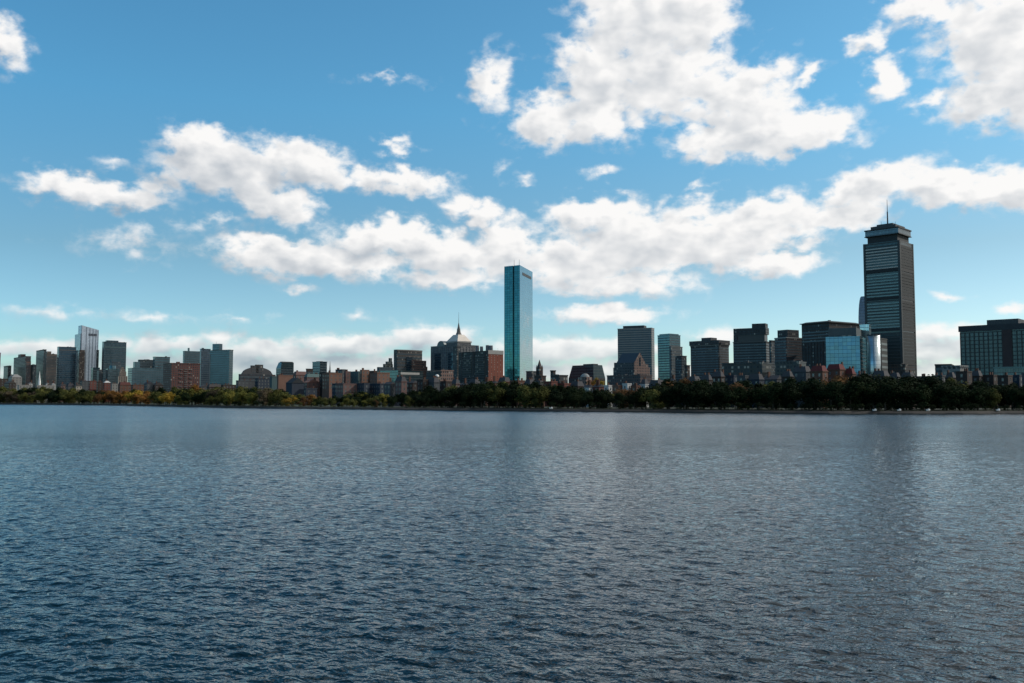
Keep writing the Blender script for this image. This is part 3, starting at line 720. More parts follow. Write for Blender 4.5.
def whitedome():
    b = frame('domed_building', 'little building with white dome below the spired tower', 433, 437, 441, 376.5, 900, 45)
    body(b, tan()); o = MB(); r = min(b.w, b.d)*.42
    for i in range(5):
        a0, a1 = math.pi/2*i/5, math.pi/2*(i+1)/5
        o.cone(b.w/2, b.d/2, b.h+r*math.sin(a0), b.h+r*math.sin(a1), r*math.cos(a0), max(r*math.cos(a1), .05), 16)
    o.build('dome', white_p(), b.root, True)
whitedome()
# --- church tower and small blocks right of the mirror tower
def church(px0, px1, py_body, py_tip, Y, label, kind='church', wall=None, spx=None):
    b = frame(kind, label, px0, (px0+px1)/2, px1, py_body, Y, 45, cat='church')
    wall = wall or brown_d(); body(b, wall, name='tower_wall'); w, d = b.w, b.d
    ht = at((px0+px1)/2, py_tip, Y).z-GZ
    cs = spx if spx else .42
    MB().cone(w/2, d/2, b.h+.01, ht, min(w, d)*cs*1.25, .12, 4, math.pi/4).build('spire', plain('spire_slate', (.055, .045, .045), .8), b.root)
    for x in (0, w-1.2):
        for y in (0, d-1.2):
            MB().cone(x+.6, y+.6, b.h, b.h+(ht-b.h)*.35, .7, .05, 4, math.pi/4).build('pinnacle', wall, b.root)
    for z in (.55, .8):
        MB().box(w*.3, w*.7, -.25, -.01, b.h*z, b.h*z+b.h*.11).build('belfry_window', plain('dark_opening', (.01, .01, .012)), b.root)
        MB().box(-.25, -.01, d*.3, d*.7, b.h*z, b.h*z+b.h*.11).build('belfry_window', plain('dark_opening', (.01, .01, .012)), b.root)
    return b
church(536, 543, 367.3, 359.5, 1000, 'brown stone church tower with pointed spire right of the mirror tower')
tower('church_hall', 'low reddish gabled hall at the foot of the brown church tower', 534.5, 541, 546, 376.5, 960, brown_d(), None, style='none', un=0)
tower('office_building', 'slim grey slab at the right foot of the mirror tower', 530.8, 532, 534.6, 371.8, 1200, conc(), None, style='none', un=0)
tower('apartment_building', 'small brown block standing alone right of the church tower', 550.4, 553, 555.6, 371.4, 900, brown_d(), None, style='none', un=1)
tower('apartment_building', 'low dark block second right of the church tower', 557, 559, 561.5, 376, 880, conc_d(), None, style='none', un=1)
def glasswedge():
    b = frame('office_building', 'dark glass block with sloping sides and paler right face', 568.6, 593.5, 605.3, 378, 1150, 42)
    hz = at(593, 364.8, 1150).z-GZ; hs = b.h
    MB().box(0, b.w, 0, b.d, 0, hs).build('base_wall', conc_d(), b.root)
    k = 4.5; v = [(0, 0, hs), (b.w, 0, hs), (b.w, b.d, hs), (0, b.d, hs), (k*.3, k*.3, hz), (b.w-k, k*.3, hz), (b.w-k, b.d-k*1.3, hz), (k*.3, b.d-k*1.3, hz)]
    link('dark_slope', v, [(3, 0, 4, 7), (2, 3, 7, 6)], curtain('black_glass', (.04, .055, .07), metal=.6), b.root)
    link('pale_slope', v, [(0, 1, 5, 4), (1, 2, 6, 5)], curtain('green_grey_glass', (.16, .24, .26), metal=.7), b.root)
    link('roof', v, [(4, 5, 6, 7)], MROOF(), b.root)
    MB().box(b.w*.2, b.w*.6, b.d*.1, b.d*.5, hz+.01, hz+1.6).build('penthouse', MMET(), b.root)
glasswedge()
def archhouse():
    b = frame('civic_building', 'low building with white rounded gable in front of the dark sloping glass block', 578, 586, 592, 377, 820, 44)
    body(b, pink()); o = MB(); r = min(b.w, b.d)*.5
    for i in range(5):
        a0, a1 = math.pi/2*i/5, math.pi/2*(i+1)/5
        o.cone(b.w/2, b.d/2, b.h+r*.8*math.sin(a0), b.h+r*.8*math.sin(a1), r*math.cos(a0), max(r*math.cos(a1), .05), 16)
    o.build('dome', plain('lead_dome', (.35, .38, .38), .6), b.root, True)
archhouse()
# --- grey slab and gabled block
tower('office_tower', 'tall grey slab with close horizontal stripes behind the gabled block', 617.6, 651.5, 654.3, 328.3, 1500, plain('warm_grey_concrete', (.34, .34, .33), .8), ribbon(), ang=66, fh=3.9, share=.55, pents=((623, 646.5, 326),), un=0, pm=MMET())
def gabled():
    b = frame('office_building', 'postmodern stone block with steep pink gable and dark blue roof', 613.2, 634, 650, 367, 1200, 40)
    st = facade('cool_grey_stone', (.15, .165, .175), fh=3.7, bay=3); pk = facade('rosy_stone', (.30, .21, .185), fh=3.7, bay=3.2, fx=.4)
    v = [(0, 0, 0), (b.w, 0, 0), (b.w, b.d, 0), (0, b.d, 0), (0, 0, b.h), (b.w, 0, b.h), (b.w, b.d, b.h), (0, b.d, b.h)]
    link('side_wall', v, [(3, 0, 4, 7), (1, 2, 6, 5), (4, 5, 6, 7)], st, b.root); link('end_wall', v, [(0, 1, 5, 4), (2, 3, 7, 6)], pk, b.root)
    zt = at(637, 352.3, 1200).z-GZ; zm = at(634, 359, 1200).z-GZ
    x0, x1 = b.w*.02, b.w*.72; xm = (x0+x1)/2
    MB().box(x0, x1, 1.5, b.d*.93, b.h+.002, zm-5).build('upper_wall', st, b.root)
    gv = [(x0, 1, zm-5), (x1, 1, zm-5), (xm, 1, zt), (x0, 0, zm-5), (x1, 0, zm-5), (xm, 0, zt)]
    link('gable', gv, [(0, 1, 2), (3, 5, 4), (0, 3, 4, 1), (1, 4, 5, 2), (2, 5, 3, 0)], pk, b.root)
    MB().box(x0, x1, 0, 1.45, b.h+.002, zm-5.003).build('gable_wall', pk, b.root)
    rv = [(x0-.4, 1.01, zm-5), (xm, 1.01, zt-.4), (x1+.4, 1.01, zm-5), (x0-.4, b.d*.86, zm-5), (xm, b.d*.86, zt-.4), (x1+.4, b.d*.86, zm-5)]
    link('roof', rv, [(0, 1, 4, 3), (1, 2, 5, 4), (0, 2, 1), (3, 4, 5), (0, 3, 5, 2)], plain('blue_slate_roof', (.045, .065, .085), .5), b.root)
    MB().box(xm-1.4, xm+1.4, -.3, -.02, zm-9, zm+2).build('gable_window', blue_dark(), b.root)
    MB().box(x0+1, x1, b.d*.93, b.d-.05, b.h+.002, at(615, 363, 1240).z-GZ).build('shoulder', st, b.root)
    MB().box(b.w*.72, b.w*.9, 0.2, b.d*.5, b.h+.004, b.h+4).build('shoulder', pk, b.root)
gabled()
tower('office_building', 'low long stone podium below the pink gabled block', 607, 640, 652, 375.5, 1050, facade('mauve_stone', (.18, .14, .14)), None, style='none', un=3)
tower('office_tower', 'teal glass tower with paler lower block attached on its right', 657.6, 669.5, 680.3, 335.3, 1450, teal_mid(), ribbon(), fh=4.2, share=.35, pents=((659, 679, 334.2),), un=0, cap=teal_dark())
tower('office_tower', 'pale grey block stepping down in front of the teal glass tower', 669.3, 671.3, 682.4, 347, 1350, facade('pale_grid', (.24, .26, .26), fh=4.4, bay=2.6, fz=.6), ribbon(), fh=4.4, share=.5, un=0)
tower('office_tower', 'narrow dark step at the right of the pale grey block', 680, 681.5, 684.3, 356.4, 1330, conc_d(), ribbon(), un=0)
b = tower('office_tower', 'brown grey block with jutting top storeys and white notches', 690.5, 718.5, 728.8, 346, 1280, facade('taupe_facade', (.11, .105, .105), fh=3.6), ribbon(), fh=3.7, share=.5, un=0, ang=44)
zt = at(718, 340, 1280).z-GZ
MB().box(-1.5, b.w+1, -1.5, b.d+1.2, b.h+2.2, zt).build('top_storeys', facade('taupe_top', (.12, .115, .115), fh=3.6), b.root)
MB().box(-.6, b.w+.3, -.6, b.d+.4, b.h+1.25, b.h+2.19).build('pale_ledge', pale_c(), b.root)
pent(b, 701.5, 717, 338, MMET(), z0=zt)
tower('apartment_building', 'small brown block in the gap right of the stepped pale block', 684.5, 687, 690, 366, 1100, brown_d(), None, style='none', un=0)
def slab31():
    b = frame('office_tower', 'dark slab with recessed loggia and rounded rooftop drum at right', 733.2, 766, 769.2, 342, 1250, 60)
    f1 = facade('graphite_facade', (.085, .095, .10), fh=3.8); body(b, f1); bands(b, ribbon(), 3.9, .5)
    Z = lambda py: at(752, py, 1265).z-GZ
    MB().box(-.6, b.w+.6, -.6, b.d+.6, b.h, b.h+1.2).build('ledge', conc(), b.root)
    MB().box(1, b.w-1, 2, b.d-6, b.h+1.201, Z(335)).build('recessed_floor', plain('deep_shadow_glass', (.03, .035, .04), .3), b.root)
    MB().box(0, b.w, 0, b.d-.5, Z(335)+.003, Z(328.3)).build('upper_storeys', f1, b.root)
    MB().box(0, b.w, b.d-6, b.d-.5, b.h+1.202, Z(335)).build('end_wall', f1, b.root)
    x, y, Y = loc(b, 761); r = 7.7/F*Y
    o = MB().poly([(b.w*.1+0, 1), (b.w*.9, 1), (b.w*.9, 2*r-2), (b.w*.1, 2*r-2)], Z(328.3)+.004, Z(324)); o.build('rooftop_drum', conc_d(), b.root)
slab31()
tower('office_tower', 'shaded narrow link between dark slab and pinkish striped block', 769, 771, 777.5, 341, 1240, conc_d(), ribbon(), un=1)
b = tower('office_tower', 'pinkish striped block with dark square penthouse', 774.5, 786.2, 803.2, 338, 1180, facade('rose_grey_facade', (.15, .12, .125), fh=3.6), ribbon(), ang=30, fh=3.7, share=.5, pents=((777.5, 799, 330.3),), un=1, pm=conc_d(), cap=pale_c())
def cornice33():
    b = frame('office_tower', 'dark block with thin overhanging cornice, left of the blue glass block', 801.5, 829, 860, 322.3, 1130, 34)
    body(b, facade('umber_facade', (.10, .085, .08), fh=3.9)); 
    Z = lambda py: at(829, py, 1130).z-GZ
    bands(b, ribbon(), 3.9, .45, z0=Z(341), z1=Z(329))
    bands(b, ribbon(), 9, .8, z0=Z(328), z1=Z(323.2), name='loggia')
    piers(b, plain('umber_pier', (.05, .045, .045), .8), bay=4.5, wid=1.2, z1=Z(341.5), out=.6)
    MB().box(-1.8, b.w+1.8, -1.8, b.d+1.8, b.h+.003, b.h+1.0).build('cornice', plain('cornice_slate', (.07, .085, .09)), b.root)
    MB().poly([(0, 0), (b.w, 0), (b.w, b.d), (0, b.d)], b.h+1.01, b.h+2.6, [(4, 4), (b.w-4, 4), (b.w-4, b.d-4), (4, b.d-4)]).build('hip_roof', plain('cornice_slate', (.07, .085, .09)), b.root)
    units(b, 2, zb=b.h+2.5)
cornice33()
def bluebox():
    b = frame('office_building', 'bright blue glass block with rounded mirror corner below the tallest dark tower', 825.6, 859.8, 870, 336, 950, 60)
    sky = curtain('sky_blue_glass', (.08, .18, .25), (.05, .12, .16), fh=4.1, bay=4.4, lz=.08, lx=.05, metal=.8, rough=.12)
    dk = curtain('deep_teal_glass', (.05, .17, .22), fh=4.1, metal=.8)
    v = [(0, 0, 0), (b.w, 0, 0), (b.w, b.d, 0), (0, b.d, 0), (0, 0, b.h), (b.w, 0, b.h), (b.w, b.d, b.h), (0, b.d, b.h)]
    link('blue_facade', v, [(3, 0, 4, 7), (2, 3, 7, 6)], sky, b.root); link('teal_facade', v, [(0, 1, 5, 4), (1, 2, 6, 5)], dk, b.root)
    link('roof', v, [(4, 5, 6, 7)], MROOF(), b.root)
    MB().box(3, b.w-3, 4, b.d*.93, b.h+.01, b.h+9.5).build('plant_storey', facade('teal_grey_panel', (.15, .19, .20), fh=12, bay=6, fz=.1), b.root)
    # mirror drum at the right corner
    x, y, Y = loc(b, 873.5); r = 6.0/F*Y
    q = at(873.8, 350, 955); P = Vector((q.x, q.y))-b.C
    cx, cy = P.dot(b.B), P.dot(b.A)
    MB().cone(cx, cy, 0, b.h+1, r, r, 28).build('mirror_drum', curtain('bright_mirror_glass', (.42, .48, .49), (.15, .2, .22), fh=4.1, bay=7, lz=.05, metal=.9, rough=.3), b.root, True)
    MB().cone(cx, cy, b.h+1.01, b.h+1.8, r*1.03, r*1.03, 28).build('drum_rim', MMET(), b.root)
bluebox()
tower('office_building', 'square pale glass top behind the rounded mirror corner', 859.8, 869, 871, 325.3, 985, curtain('frosted_teal_glass', (.30, .42, .45), (.1, .15, .17), metal=.8), None, style='none', ang=52, un=0)
def curvedback():
    b = frame('office_tower', 'slim rounded dark tower peeping out left of the tallest dark tower', 858.5, 866, 874, 325, 1180, 45)
    body(b, facade('midnight_facade', (.06, .065, .09), fh=3.9)); Z = lambda py: at(862, py, 1190).z-GZ
    n = 6; zs = b.h
    for i in range(n):
        k0 = .5*(1-math.cos(math.pi/2*i/n))*1.1; k1 = .5*(1-math.cos(math.pi/2*(i+1)/n))*1.1
        z1 = Z(325)+(Z(297)-Z(325))*math.sin(math.pi/2*(i+1)/n)
        q = lambda k: [(0, 0), (b.w, 0), (b.w, b.d*(1-k*.8)), (0, b.d*(1-k*.8))]
        MB().poly(q(k0), zs+.002, z1, q(k1)).build('curved_storey', curtain('violet_grey_glass', (.08, .09, .13), metal=.5), b.root); zs = z1
curvedback()
tower('office_building', 'small block with light window rows at the foot of the tallest dark tower', 879, 881, 887, 339, 990, plain('umber_panel', (.035, .04, .04)), plain('pale_window_row', (.22, .27, .27), .4), ang=50, fh=6.5, share=.4, un=0)
tower('office_building', 'low brown grey podium in front of the tallest dark tower', 889, 905, 915, 365, 960, facade('podium_brown', (.10, .09, .085)), None, style='none', un=2)
tower('apartment_building', 'low dark flat block in the gap left of the big slab at the right edge', 935, 951, 961, 365.3, 760, conc_d(), ribbon(), ang=60, un=1)
def bigslab():
    b = frame('hotel_building', 'big dark slab with vertical ribs running out of the right edge', 959.7, 1052, 1062, 327, 700, 47, topat='L')
    body(b, curtain('smoke_green_glass', (.05, .085, .09), (.04, .05, .05), fh=3.3, bay=3.3, lz=.22, lx=.04, metal=.4, rough=.25))
    piers(b, plain('rib_concrete', (.06, .075, .075), .7), bay=3.4, wid=.7, z1=b.h-5, out=.6, faces='y')
    MB().box(-.9, b.w+.9, -.9, b.d+.9, b.h-4.2, b.h+.6).build('fascia', plain('dark_fascia', (.035, .04, .045)), b.root)
    x, y, Y = loc(b, 1006.5)
    hh = at(1006, 320.2, Y).z-GZ; wd = 24.5/F*Y*1.15
    MB().box(b.w*.1, b.w*.9, y-wd/2, y+wd/2, b.h+.61, max(hh, b.h+2.5)).build('penthouse', MMET(), b.root)
    x, y, Y = loc(b, 1013)
    MB().box(-1.1, -.02, y-3.5, y+3.5, 0, b.h-4.3).build('stair_shaft', plain('brown_shaft', (.075, .055, .055)), b.root)
bigslab()
# --- spires
def steeple(px, w, ytip, ybase, Y, label, mat):
    x = at(px, ybase, Y); r = w/2/F*Y
    root = thing('church_steeple', label, 'church', (x.x, Y, GZ)); hb = x.z-GZ; ht = at(px, ytip, Y).z-GZ
    BLD.append((px, px-1, px+1, root))
    MB().box(-r, r, -r, r, 0, hb).build('tower_wall', mat, root)
    MB().box(-r*.75, r*.75, -r*.75, r*.75, hb+.01, hb+(ht-hb)*.22).build('belfry', mat, root)
    MB().cone(0, 0, hb+(ht-hb)*.22, ht, r*.8, .1, 8).build('spire', mat, root)
steeple(39.4, 1.7, 371, 380.5, 2000, 'thin white church steeple below the grey downtown slab', white_p())
steeple(329.9, 1.7, 361, 373, 1050, 'thin black church spire rising over the brick apartment rows', plain('black_slate', (.03, .035, .04)))

# ------------------------------------------------------------------ low houses and apartment rows
PAL = {
 'dark brown': (.065, .048, .042), 'red brick': (.19, .07, .055), 'tan brick': (.24, .135, .10), 'pale stone': (.33, .32, .30), 'white': (.68, .68, .66),
 'slate grey': (.09, .10, .11), 'dusty pink': (.20, .125, .115), 'teal': (.08, .14, .15), 'navy': (.04, .055, .08), 'cream': (.5, .44, .36), 'brown brick': (.17, .085, .06)}
def nearest(px, skip=None):
    best = min((c for c in BLD[:NB]), key=lambda c: abs(c[0]-px)); return best
def house(desc, L, C, Rr, top, Y, ang=40, roof='flat', kind='row_house', wins=True, depth=14, col=None, rcol=(.05, .05, .055), group=None):
    label = desc
    b = frame(kind, label, L, C, Rr, top, Y, ang, cat='house' if kind == 'row_house' else 'building', group=group)
    cn = col; wm = plain('wall_'+cn.replace(' ', '_'), PAL[cn], .85, var=.3, scale=.3)
    body(b, wm)
    gm = curtain('house_window_glass', (.06, .08, .09), (.25, .25, .23), fh=.9, bay=.6, metal=.4, rough=.15)
    if wins:
        zs = []; z = b.h-2.6
        while z > max(b.h-14, 2): zs.append(z); z -= 3.2
        nx = min(5, max(1, int(b.w/3.2))); ny = min(5, max(1, int(b.d/3.2)))
        proto = {}
        def put(key, mk, x, y, z):
            if key not in proto: proto[key] = mk().build('window', gm, b.root); o = proto[key]
            else: o = proto[key].copy(); COL.objects.link(o); o.parent = b.root
            o.location = (x, y, z)
        for z in zs:
            for i in range(nx): put('x', lambda: MB().box(-.55, .55, -.06, -.004, 0, 1.7), b.w*(i+.5)/nx, 0, z)
            for i in range(ny): put('y', lambda: MB().box(-.06, -.004, -.55, .55, 0, 1.7), 0, b.d*(i+.5)/ny, z)
    rm = plain('roof_tint_%02d%02d%02d' % tuple(int(c*100) for c in rcol), rcol, .85)
    if roof == 'flat':
        parapet(b, wm, .7, .15); ro = MB().box(.51, b.w-.51, .51, b.d-.51, b.h+.01, b.h+.2).build('roof', rm, b.root)
    elif roof == 'mansard':
        MB().box(-.3, b.w+.3, -.3, b.d+.3, b.h+.002, b.h+.4).build('cornice', wm, b.root)
        ro = MB().poly([(0, 0), (b.w, 0), (b.w, b.d), (0, b.d)], b.h+.41, b.h+3.4, [(1, 1), (b.w-1, 1), (b.w-1, b.d-1), (1, b.d-1)]).build('roof', rm, b.root)
    elif roof == 'gable':
        w, d, h = b.w, b.d, b.h; k = min(w, d)*.4
        ro = link('roof', [(-.3, -.3, h), (w+.3, -.3, h), (w+.3, d+.3, h), (-.3, d+.3, h), (w/2, -.3, h+k), (w/2, d+.3, h+k)], [(0, 4, 5, 3), (4, 1, 2, 5), (0, 1, 4), (3, 5, 2), (0, 3, 2, 1)], rm, b.root)
    elif roof == 'hip':
        w, d, h = b.w, b.d, b.h; k = min(w, d)*.35
        ro = MB().poly([(-.3, -.3), (w+.3, -.3), (w+.3, d+.3), (-.3, d+.3)], h+.002, h+k, [(w*.35, d*.35), (w*.65, d*.35), (w*.65, d*.65), (w*.35, d*.65)]).build('roof', rm, b.root)
    cm = plain('chimney_brick', (.14, .07, .05), .9)
    for i in range(random.choice((1, 2, 2))):
        x, y = random.uniform(.1, .8)*b.w, random.uniform(.1, .8)*b.d
        o = MB().box(x, x+1.0, y, y+.8, b.h, b.h+(2.2 if roof == 'flat' else 4.6)).build('chimney', cm, ro)
    return b
NB = len(BLD)
# (description, L, C, R, top, Y, colour, roof, roof colour)
HS = [
 ('big pale grey hall with hipped roof at far left', 8.5, 12, 22, 375, 1250, 'pale stone', 'hip', (.3, .3, .29)),
 ('dark brown block on the left edge', -8, -3, 8, 378, 1150, 'dark brown', 'flat', (.05, .05, .055)),
 ('dark gabled house in front of the pale hipped hall', 4, 9, 16, 381, 1080, 'dark brown', 'gable', (.06, .055, .05)),
 ('long low white terrace left of the steeple', 17.5, 19, 32, 384.3, 1050, 'pale stone', 'flat', (.2, .2, .2)),
 ('white gabled house left of the steeple', 28, 29, 32.5, 381.5, 1120, 'white', 'gable', (.3, .3, .3)),
 ('long low grey terrace right of the steeple', 35.5, 37, 55, 384.5, 1050, 'pale stone', 'flat', (.12, .12, .12)),
 ('tiny white house right of the steeple', 45.6, 46.4, 49, 381.5, 1130, 'white', 'gable', (.3, .3, .3)),
 ('white low house below the navy glass block', 51, 52, 55.5, 382.2, 1130, 'white', 'hip', (.3, .3, .3)),
 ('dusty pink house below the navy glass block', 59, 61, 67, 383.5, 1080, 'dusty pink', 'gable', (.1, .09, .09)),
 ('slate grey house between the pink and the cream houses', 66, 68, 74, 384, 1060, 'slate grey', 'mansard', (.06, .06, .07)),
 ('cream house below the pale slanting tower', 74, 76, 82, 384, 1060, 'cream', 'gable', (.12, .11, .1)),
 ('dark house below the pale slanting tower', 80, 82, 88.5, 380, 1120, 'slate grey', 'flat', (.05, .05, .055)),
 ('red brick house with white roof, left one of two', 88.5, 90, 96.5, 380.2, 1080, 'red brick', 'flat', (.5, .5, .5)),
 ('dark brown house between two red brick houses', 96.5, 98, 103, 381, 1090, 'dark brown', 'flat', (.05, .05, .055)),
 ('red brick house with bright white roof, right one of two', 103, 104.5, 110.5, 380.4, 1080, 'red brick', 'hip', (.65, .65, .63)),
 ('pale blue grey low house below the cream stepped building', 110.5, 112, 118, 383, 1070, 'pale stone', 'flat', (.2, .2, .22)),
 ('brown brick row below the cream stepped building', 118, 120, 131, 382.8, 1050, 'brown brick', 'mansard', (.13, .05, .045)),
 ('brown brick row below the long teal block', 131, 133, 144, 384, 1030, 'brown brick', 'flat', (.05, .05, .055)),
 ('slate house with dark gable below the long teal block', 144, 147, 153, 381.5, 1010, 'slate grey', 'gable', (.04, .04, .05)),
 ('grey house with gable left of the brick slab', 152, 155, 163, 383, 1010, 'dark brown', 'gable', (.07, .06, .06)),
 ('dark low house right of the brick slab', 199, 201, 209, 384.5, 1000, 'slate grey', 'gable', (.05, .05, .055)),
 ('dark roofed row below the widest teal tower', 207, 209, 222, 385, 980, 'dark brown', 'mansard', (.05, .045, .045)),
 ('dark roofed house right of the widest teal tower', 221, 223, 238, 384, 980, 'dark brown', 'flat', (.05, .045, .045)),
 ('dark block below the arched hall', 236, 238, 256, 381, 900, 'slate grey', 'flat', (.05, .05, .055)),
 ('dark block right below the arched hall', 255, 258, 273, 379, 900, 'navy', 'flat', (.05, .05, .055)),
 ('teal grey house left of the bare tan end wall', 270, 272, 279, 377, 860, 'teal', 'flat', (.05, .05, .055)),
 ('bare tan brick end wall block below the sloped teal tower', 277, 278.5, 293, 375.8, 800, 'tan brick', 'flat', (.05, .05, .055)),
 ('black shaded gabled block right of the bare tan wall', 286, 292, 304, 383, 740, 'navy', 'gable', (.02, .025, .03)),
 ('pinkish roofed house above the black gabled block', 293, 296, 307, 375, 820, 'dusty pink', 'mansard', (.2, .12, .11)),
 ('teal roofed long house below the boxy dark teal tower', 304, 307, 321, 377.5, 800, 'dusty pink', 'mansard', (.12, .2, .2)),
 ('low rosy house with stepped roof below the teal roofed house', 303, 307, 320, 382.5, 760, 'dusty pink', 'gable', (.22, .12, .1)),
 ('low dark house with white roof edge near the riverbank', 304, 306, 317, 389, 700, 'navy', 'flat', (.6, .6, .6)),
 ('dark maroon tower block left of the thin black spire', 319.5, 326, 329, 373, 760, 'dark brown', 'flat', (.05, .05, .055)),
 ('tan brick end wall just right of the thin black spire', 328.6, 329.3, 338, 373.8, 740, 'tan brick', 'flat', (.05, .05, .055)),
 ('shaded low block in front of the tan end wall', 332, 340.5, 342.5, 384.2, 690, 'navy', 'flat', (.05, .05, .055)),
 ('dark block with blue grey cap behind the dusty pink row', 335.5, 342, 345.5, 370, 790, 'slate grey', 'flat', (.06, .07, .08)),
 ('dusty pink tower block with bright end wall', 344, 345.8, 350.5, 372, 760, 'dusty pink', 'flat', (.05, .05, .055)),
 ('rosy low block right of the shaded low block', 342, 343.3, 351, 384.5, 680, 'dusty pink', 'flat', (.1, .06, .06)),
 ('dark teal apartment block with plain front', 350.5, 358, 361.5, 372, 750, 'teal', 'flat', (.05, .05, .055)),
 ('tan block with stepped chimney top', 360, 362, 369.3, 370.5, 740, 'tan brick', 'flat', (.12, .06, .05)),
 ('navy low block below the tan stepped block', 357, 364, 369.5, 384, 680, 'navy', 'flat', (.05, .05, .055)),
 ('dark brown block right of the tan stepped block', 369, 374, 377.5, 371.5, 745, 'dark brown', 'flat', (.05, .05, .055)),
 ('bright tan block at the right end of the brick rows', 376, 377.3, 384.3, 373.2, 730, 'tan brick', 'flat', (.05, .05, .055)),
 ('blue grey low block below the bright tan block', 369, 380, 384.5, 384.3, 680, 'navy', 'flat', (.05, .06, .08)),
]
for (ds, L, C, Rr, top, Y, cn, rf, rc) in HS:
    if Y > 950: top += 1.2 if rf == 'flat' else 2.2
    house(ds, L, C, Rr, top, Y, roof=rf, col=cn, rcol=rc, wins=('bare' not in ds), kind='row_house' if Y < 1100 and Rr-L < 14 else 'low_building')
# Back Bay rows seen over the dark trees
rnd = random.Random(11)
def prof(tab, px):
    for (a, b), (c, d) in zip(tab, tab[1:]):
        if a <= px <= c: return b+(d-b)*(px-a)/(c-a)
    return tab[-1][1] if px > tab[-1][0] else tab[0][1]
ROWTOP = [(384, 380), (400, 378), (425, 380), (455, 381), (500, 380), (530, 380.5), (560, 381.5), (582, 384), (640, 383), (660, 380.5), (690, 379), (720, 373), (745, 374), (765, 376), (790, 374), (800, 368), (845, 367), (852, 373), (870, 374), (900, 375), (925, 376), (950, 374), (960, 371.5), (1000, 372.5), (1060, 373)]
cols = ['dark brown', 'brown brick', 'dusty pink', 'slate grey', 'tan brick', 'dark brown', 'red brick', 'pale stone', 'dark brown']
roofs = ['flat', 'mansard', 'flat', 'gable', 'mansard']
px = 384.0; i = 0; cnt = {}
ORD = ['leftmost', 'second', 'third', 'fourth', 'fifth', 'sixth', 'seventh', 'eighth', 'ninth', 'tenth', 'eleventh', 'twelfth', 'thirteenth', 'fourteenth', 'fifteenth', 'sixteenth', 'seventeenth', 'eighteenth', 'nineteenth', 'twentieth']
def ordn(k): return 'leftmost' if k == 0 else (ORD[k]+' from left' if k < len(ORD) else '%d places from left' % (k+1))
LM = [(0, 'downtown towers at far left'), (60, 'navy glass block'), (88, 'pale slanting tower'), (113, 'broad dark teal block'), (145, 'long low teal block'), (182, 'red brick slab'), (212, 'cluster of teal towers'), (257, 'arched dark hall'), (288, 'small sloped teal tower'), (320, 'boxy dark teal tower'), (352, 'brick apartment rows'), (405, 'curved stone block'), (445, 'spired tower'), (486, 'red brick end wall'), (520, 'teal mirror tower'), (552, 'brown church tower'), (588, 'dark sloping glass block'), (632, 'pink gabled block'), (670, 'teal glass tower'), (709, 'block with jutting top'), (751, 'dark slab with drum'), (788, 'pinkish striped block'), (815, 'dark corniced block'), (845, 'blue glass block'), (888, 'tallest dark tower'), (936, 'gap right of the tallest tower'), (990, 'big dark slab at the right edge'), (1060, 'ground beyond the right edge')]
def lmk(px): return min(LM, key=lambda c: abs(c[0]-px))[1]
specs = []
while px < 1075:
    wpx = rnd.uniform(9, 15) if px < 640 else rnd.uniform(11, 20)
    cn = rnd.choice(cols); 
    if 582 < px < 640 and i % 2 == 0: cn = 'white'
    if px < 460: cn = rnd.choice(['dark brown', 'dusty pink', 'brown brick', 'slate grey', 'dark brown', 'tan brick'])
    if px > 640: cn = rnd.choice(['dark brown', 'slate grey', 'dark brown', 'navy'])
    if 800 < px < 845: cn = 'brown brick'
    rf = rnd.choice(roofs); rc = (.05, .05, .055)
    if 800 < px < 845: rf = 'mansard'; rc = (.16, .035, .035)
    specs.append((px, wpx, cn, rf, rc)); px += wpx*.93; i += 1
groups = {}
for s in specs: groups.setdefault((s[2], lmk(s[0]+s[1]/2)), []).append(s)
for (px, wpx, cn, rf, rc) in specs:
    g = groups[(cn, lmk(px+wpx/2))]; k = g.index((px, wpx, cn, rf, rc))
    txt = '%s row house below the %s' % (cn, lmk(px+wpx/2))
    if len(g) > 1: txt += ', %s' % ordn(k)
    az = math.degrees(math.atan((px-512)/F))
    top = prof(ROWTOP, px+wpx/2)+rnd.uniform(-.6, 2.6)+(2.6 if rf != 'flat' else 1.2)
    Y = shoreY(px+wpx/2)+rnd.uniform(95, 135)
    house(txt, px, px+wpx*(.55 if px < 700 else .7), px+wpx, top, Y, roof=rf, col=cn, rcol=rc, group='row houses behind the riverside trees')
# long pale roofed hall and mansions on the right
b = tower('low_building', 'long low hall with pale green roof edge below the big dark slab', 994, 1040, 1046, 368, 610, teal_dark(), None, style='none', ang=58, un=2, cap=plain('pale_green_copper', (.17, .30, .29)))
tower('low_building', 'pale roofed long low building in front of the dark slab with drum', 722, 762, 772, 363.5, 800, facade('grey_green_low', (.10, .12, .12)), None, style='none', ang=55, un=6)
tower('low_building', 'grey green low building below the pinkish striped block', 775, 799, 806, 362.5, 790, facade('grey_green_low2', (.12, .15, .15)), None, style='none', ang=55, un=3)
tower('low_building', 'small pale pavilion with ridge right of the tallest dark tower', 957, 960, 963.5, 367, 600, facade('pavilion_stone', (.35, .36, .35)), None, style='none', un=0)

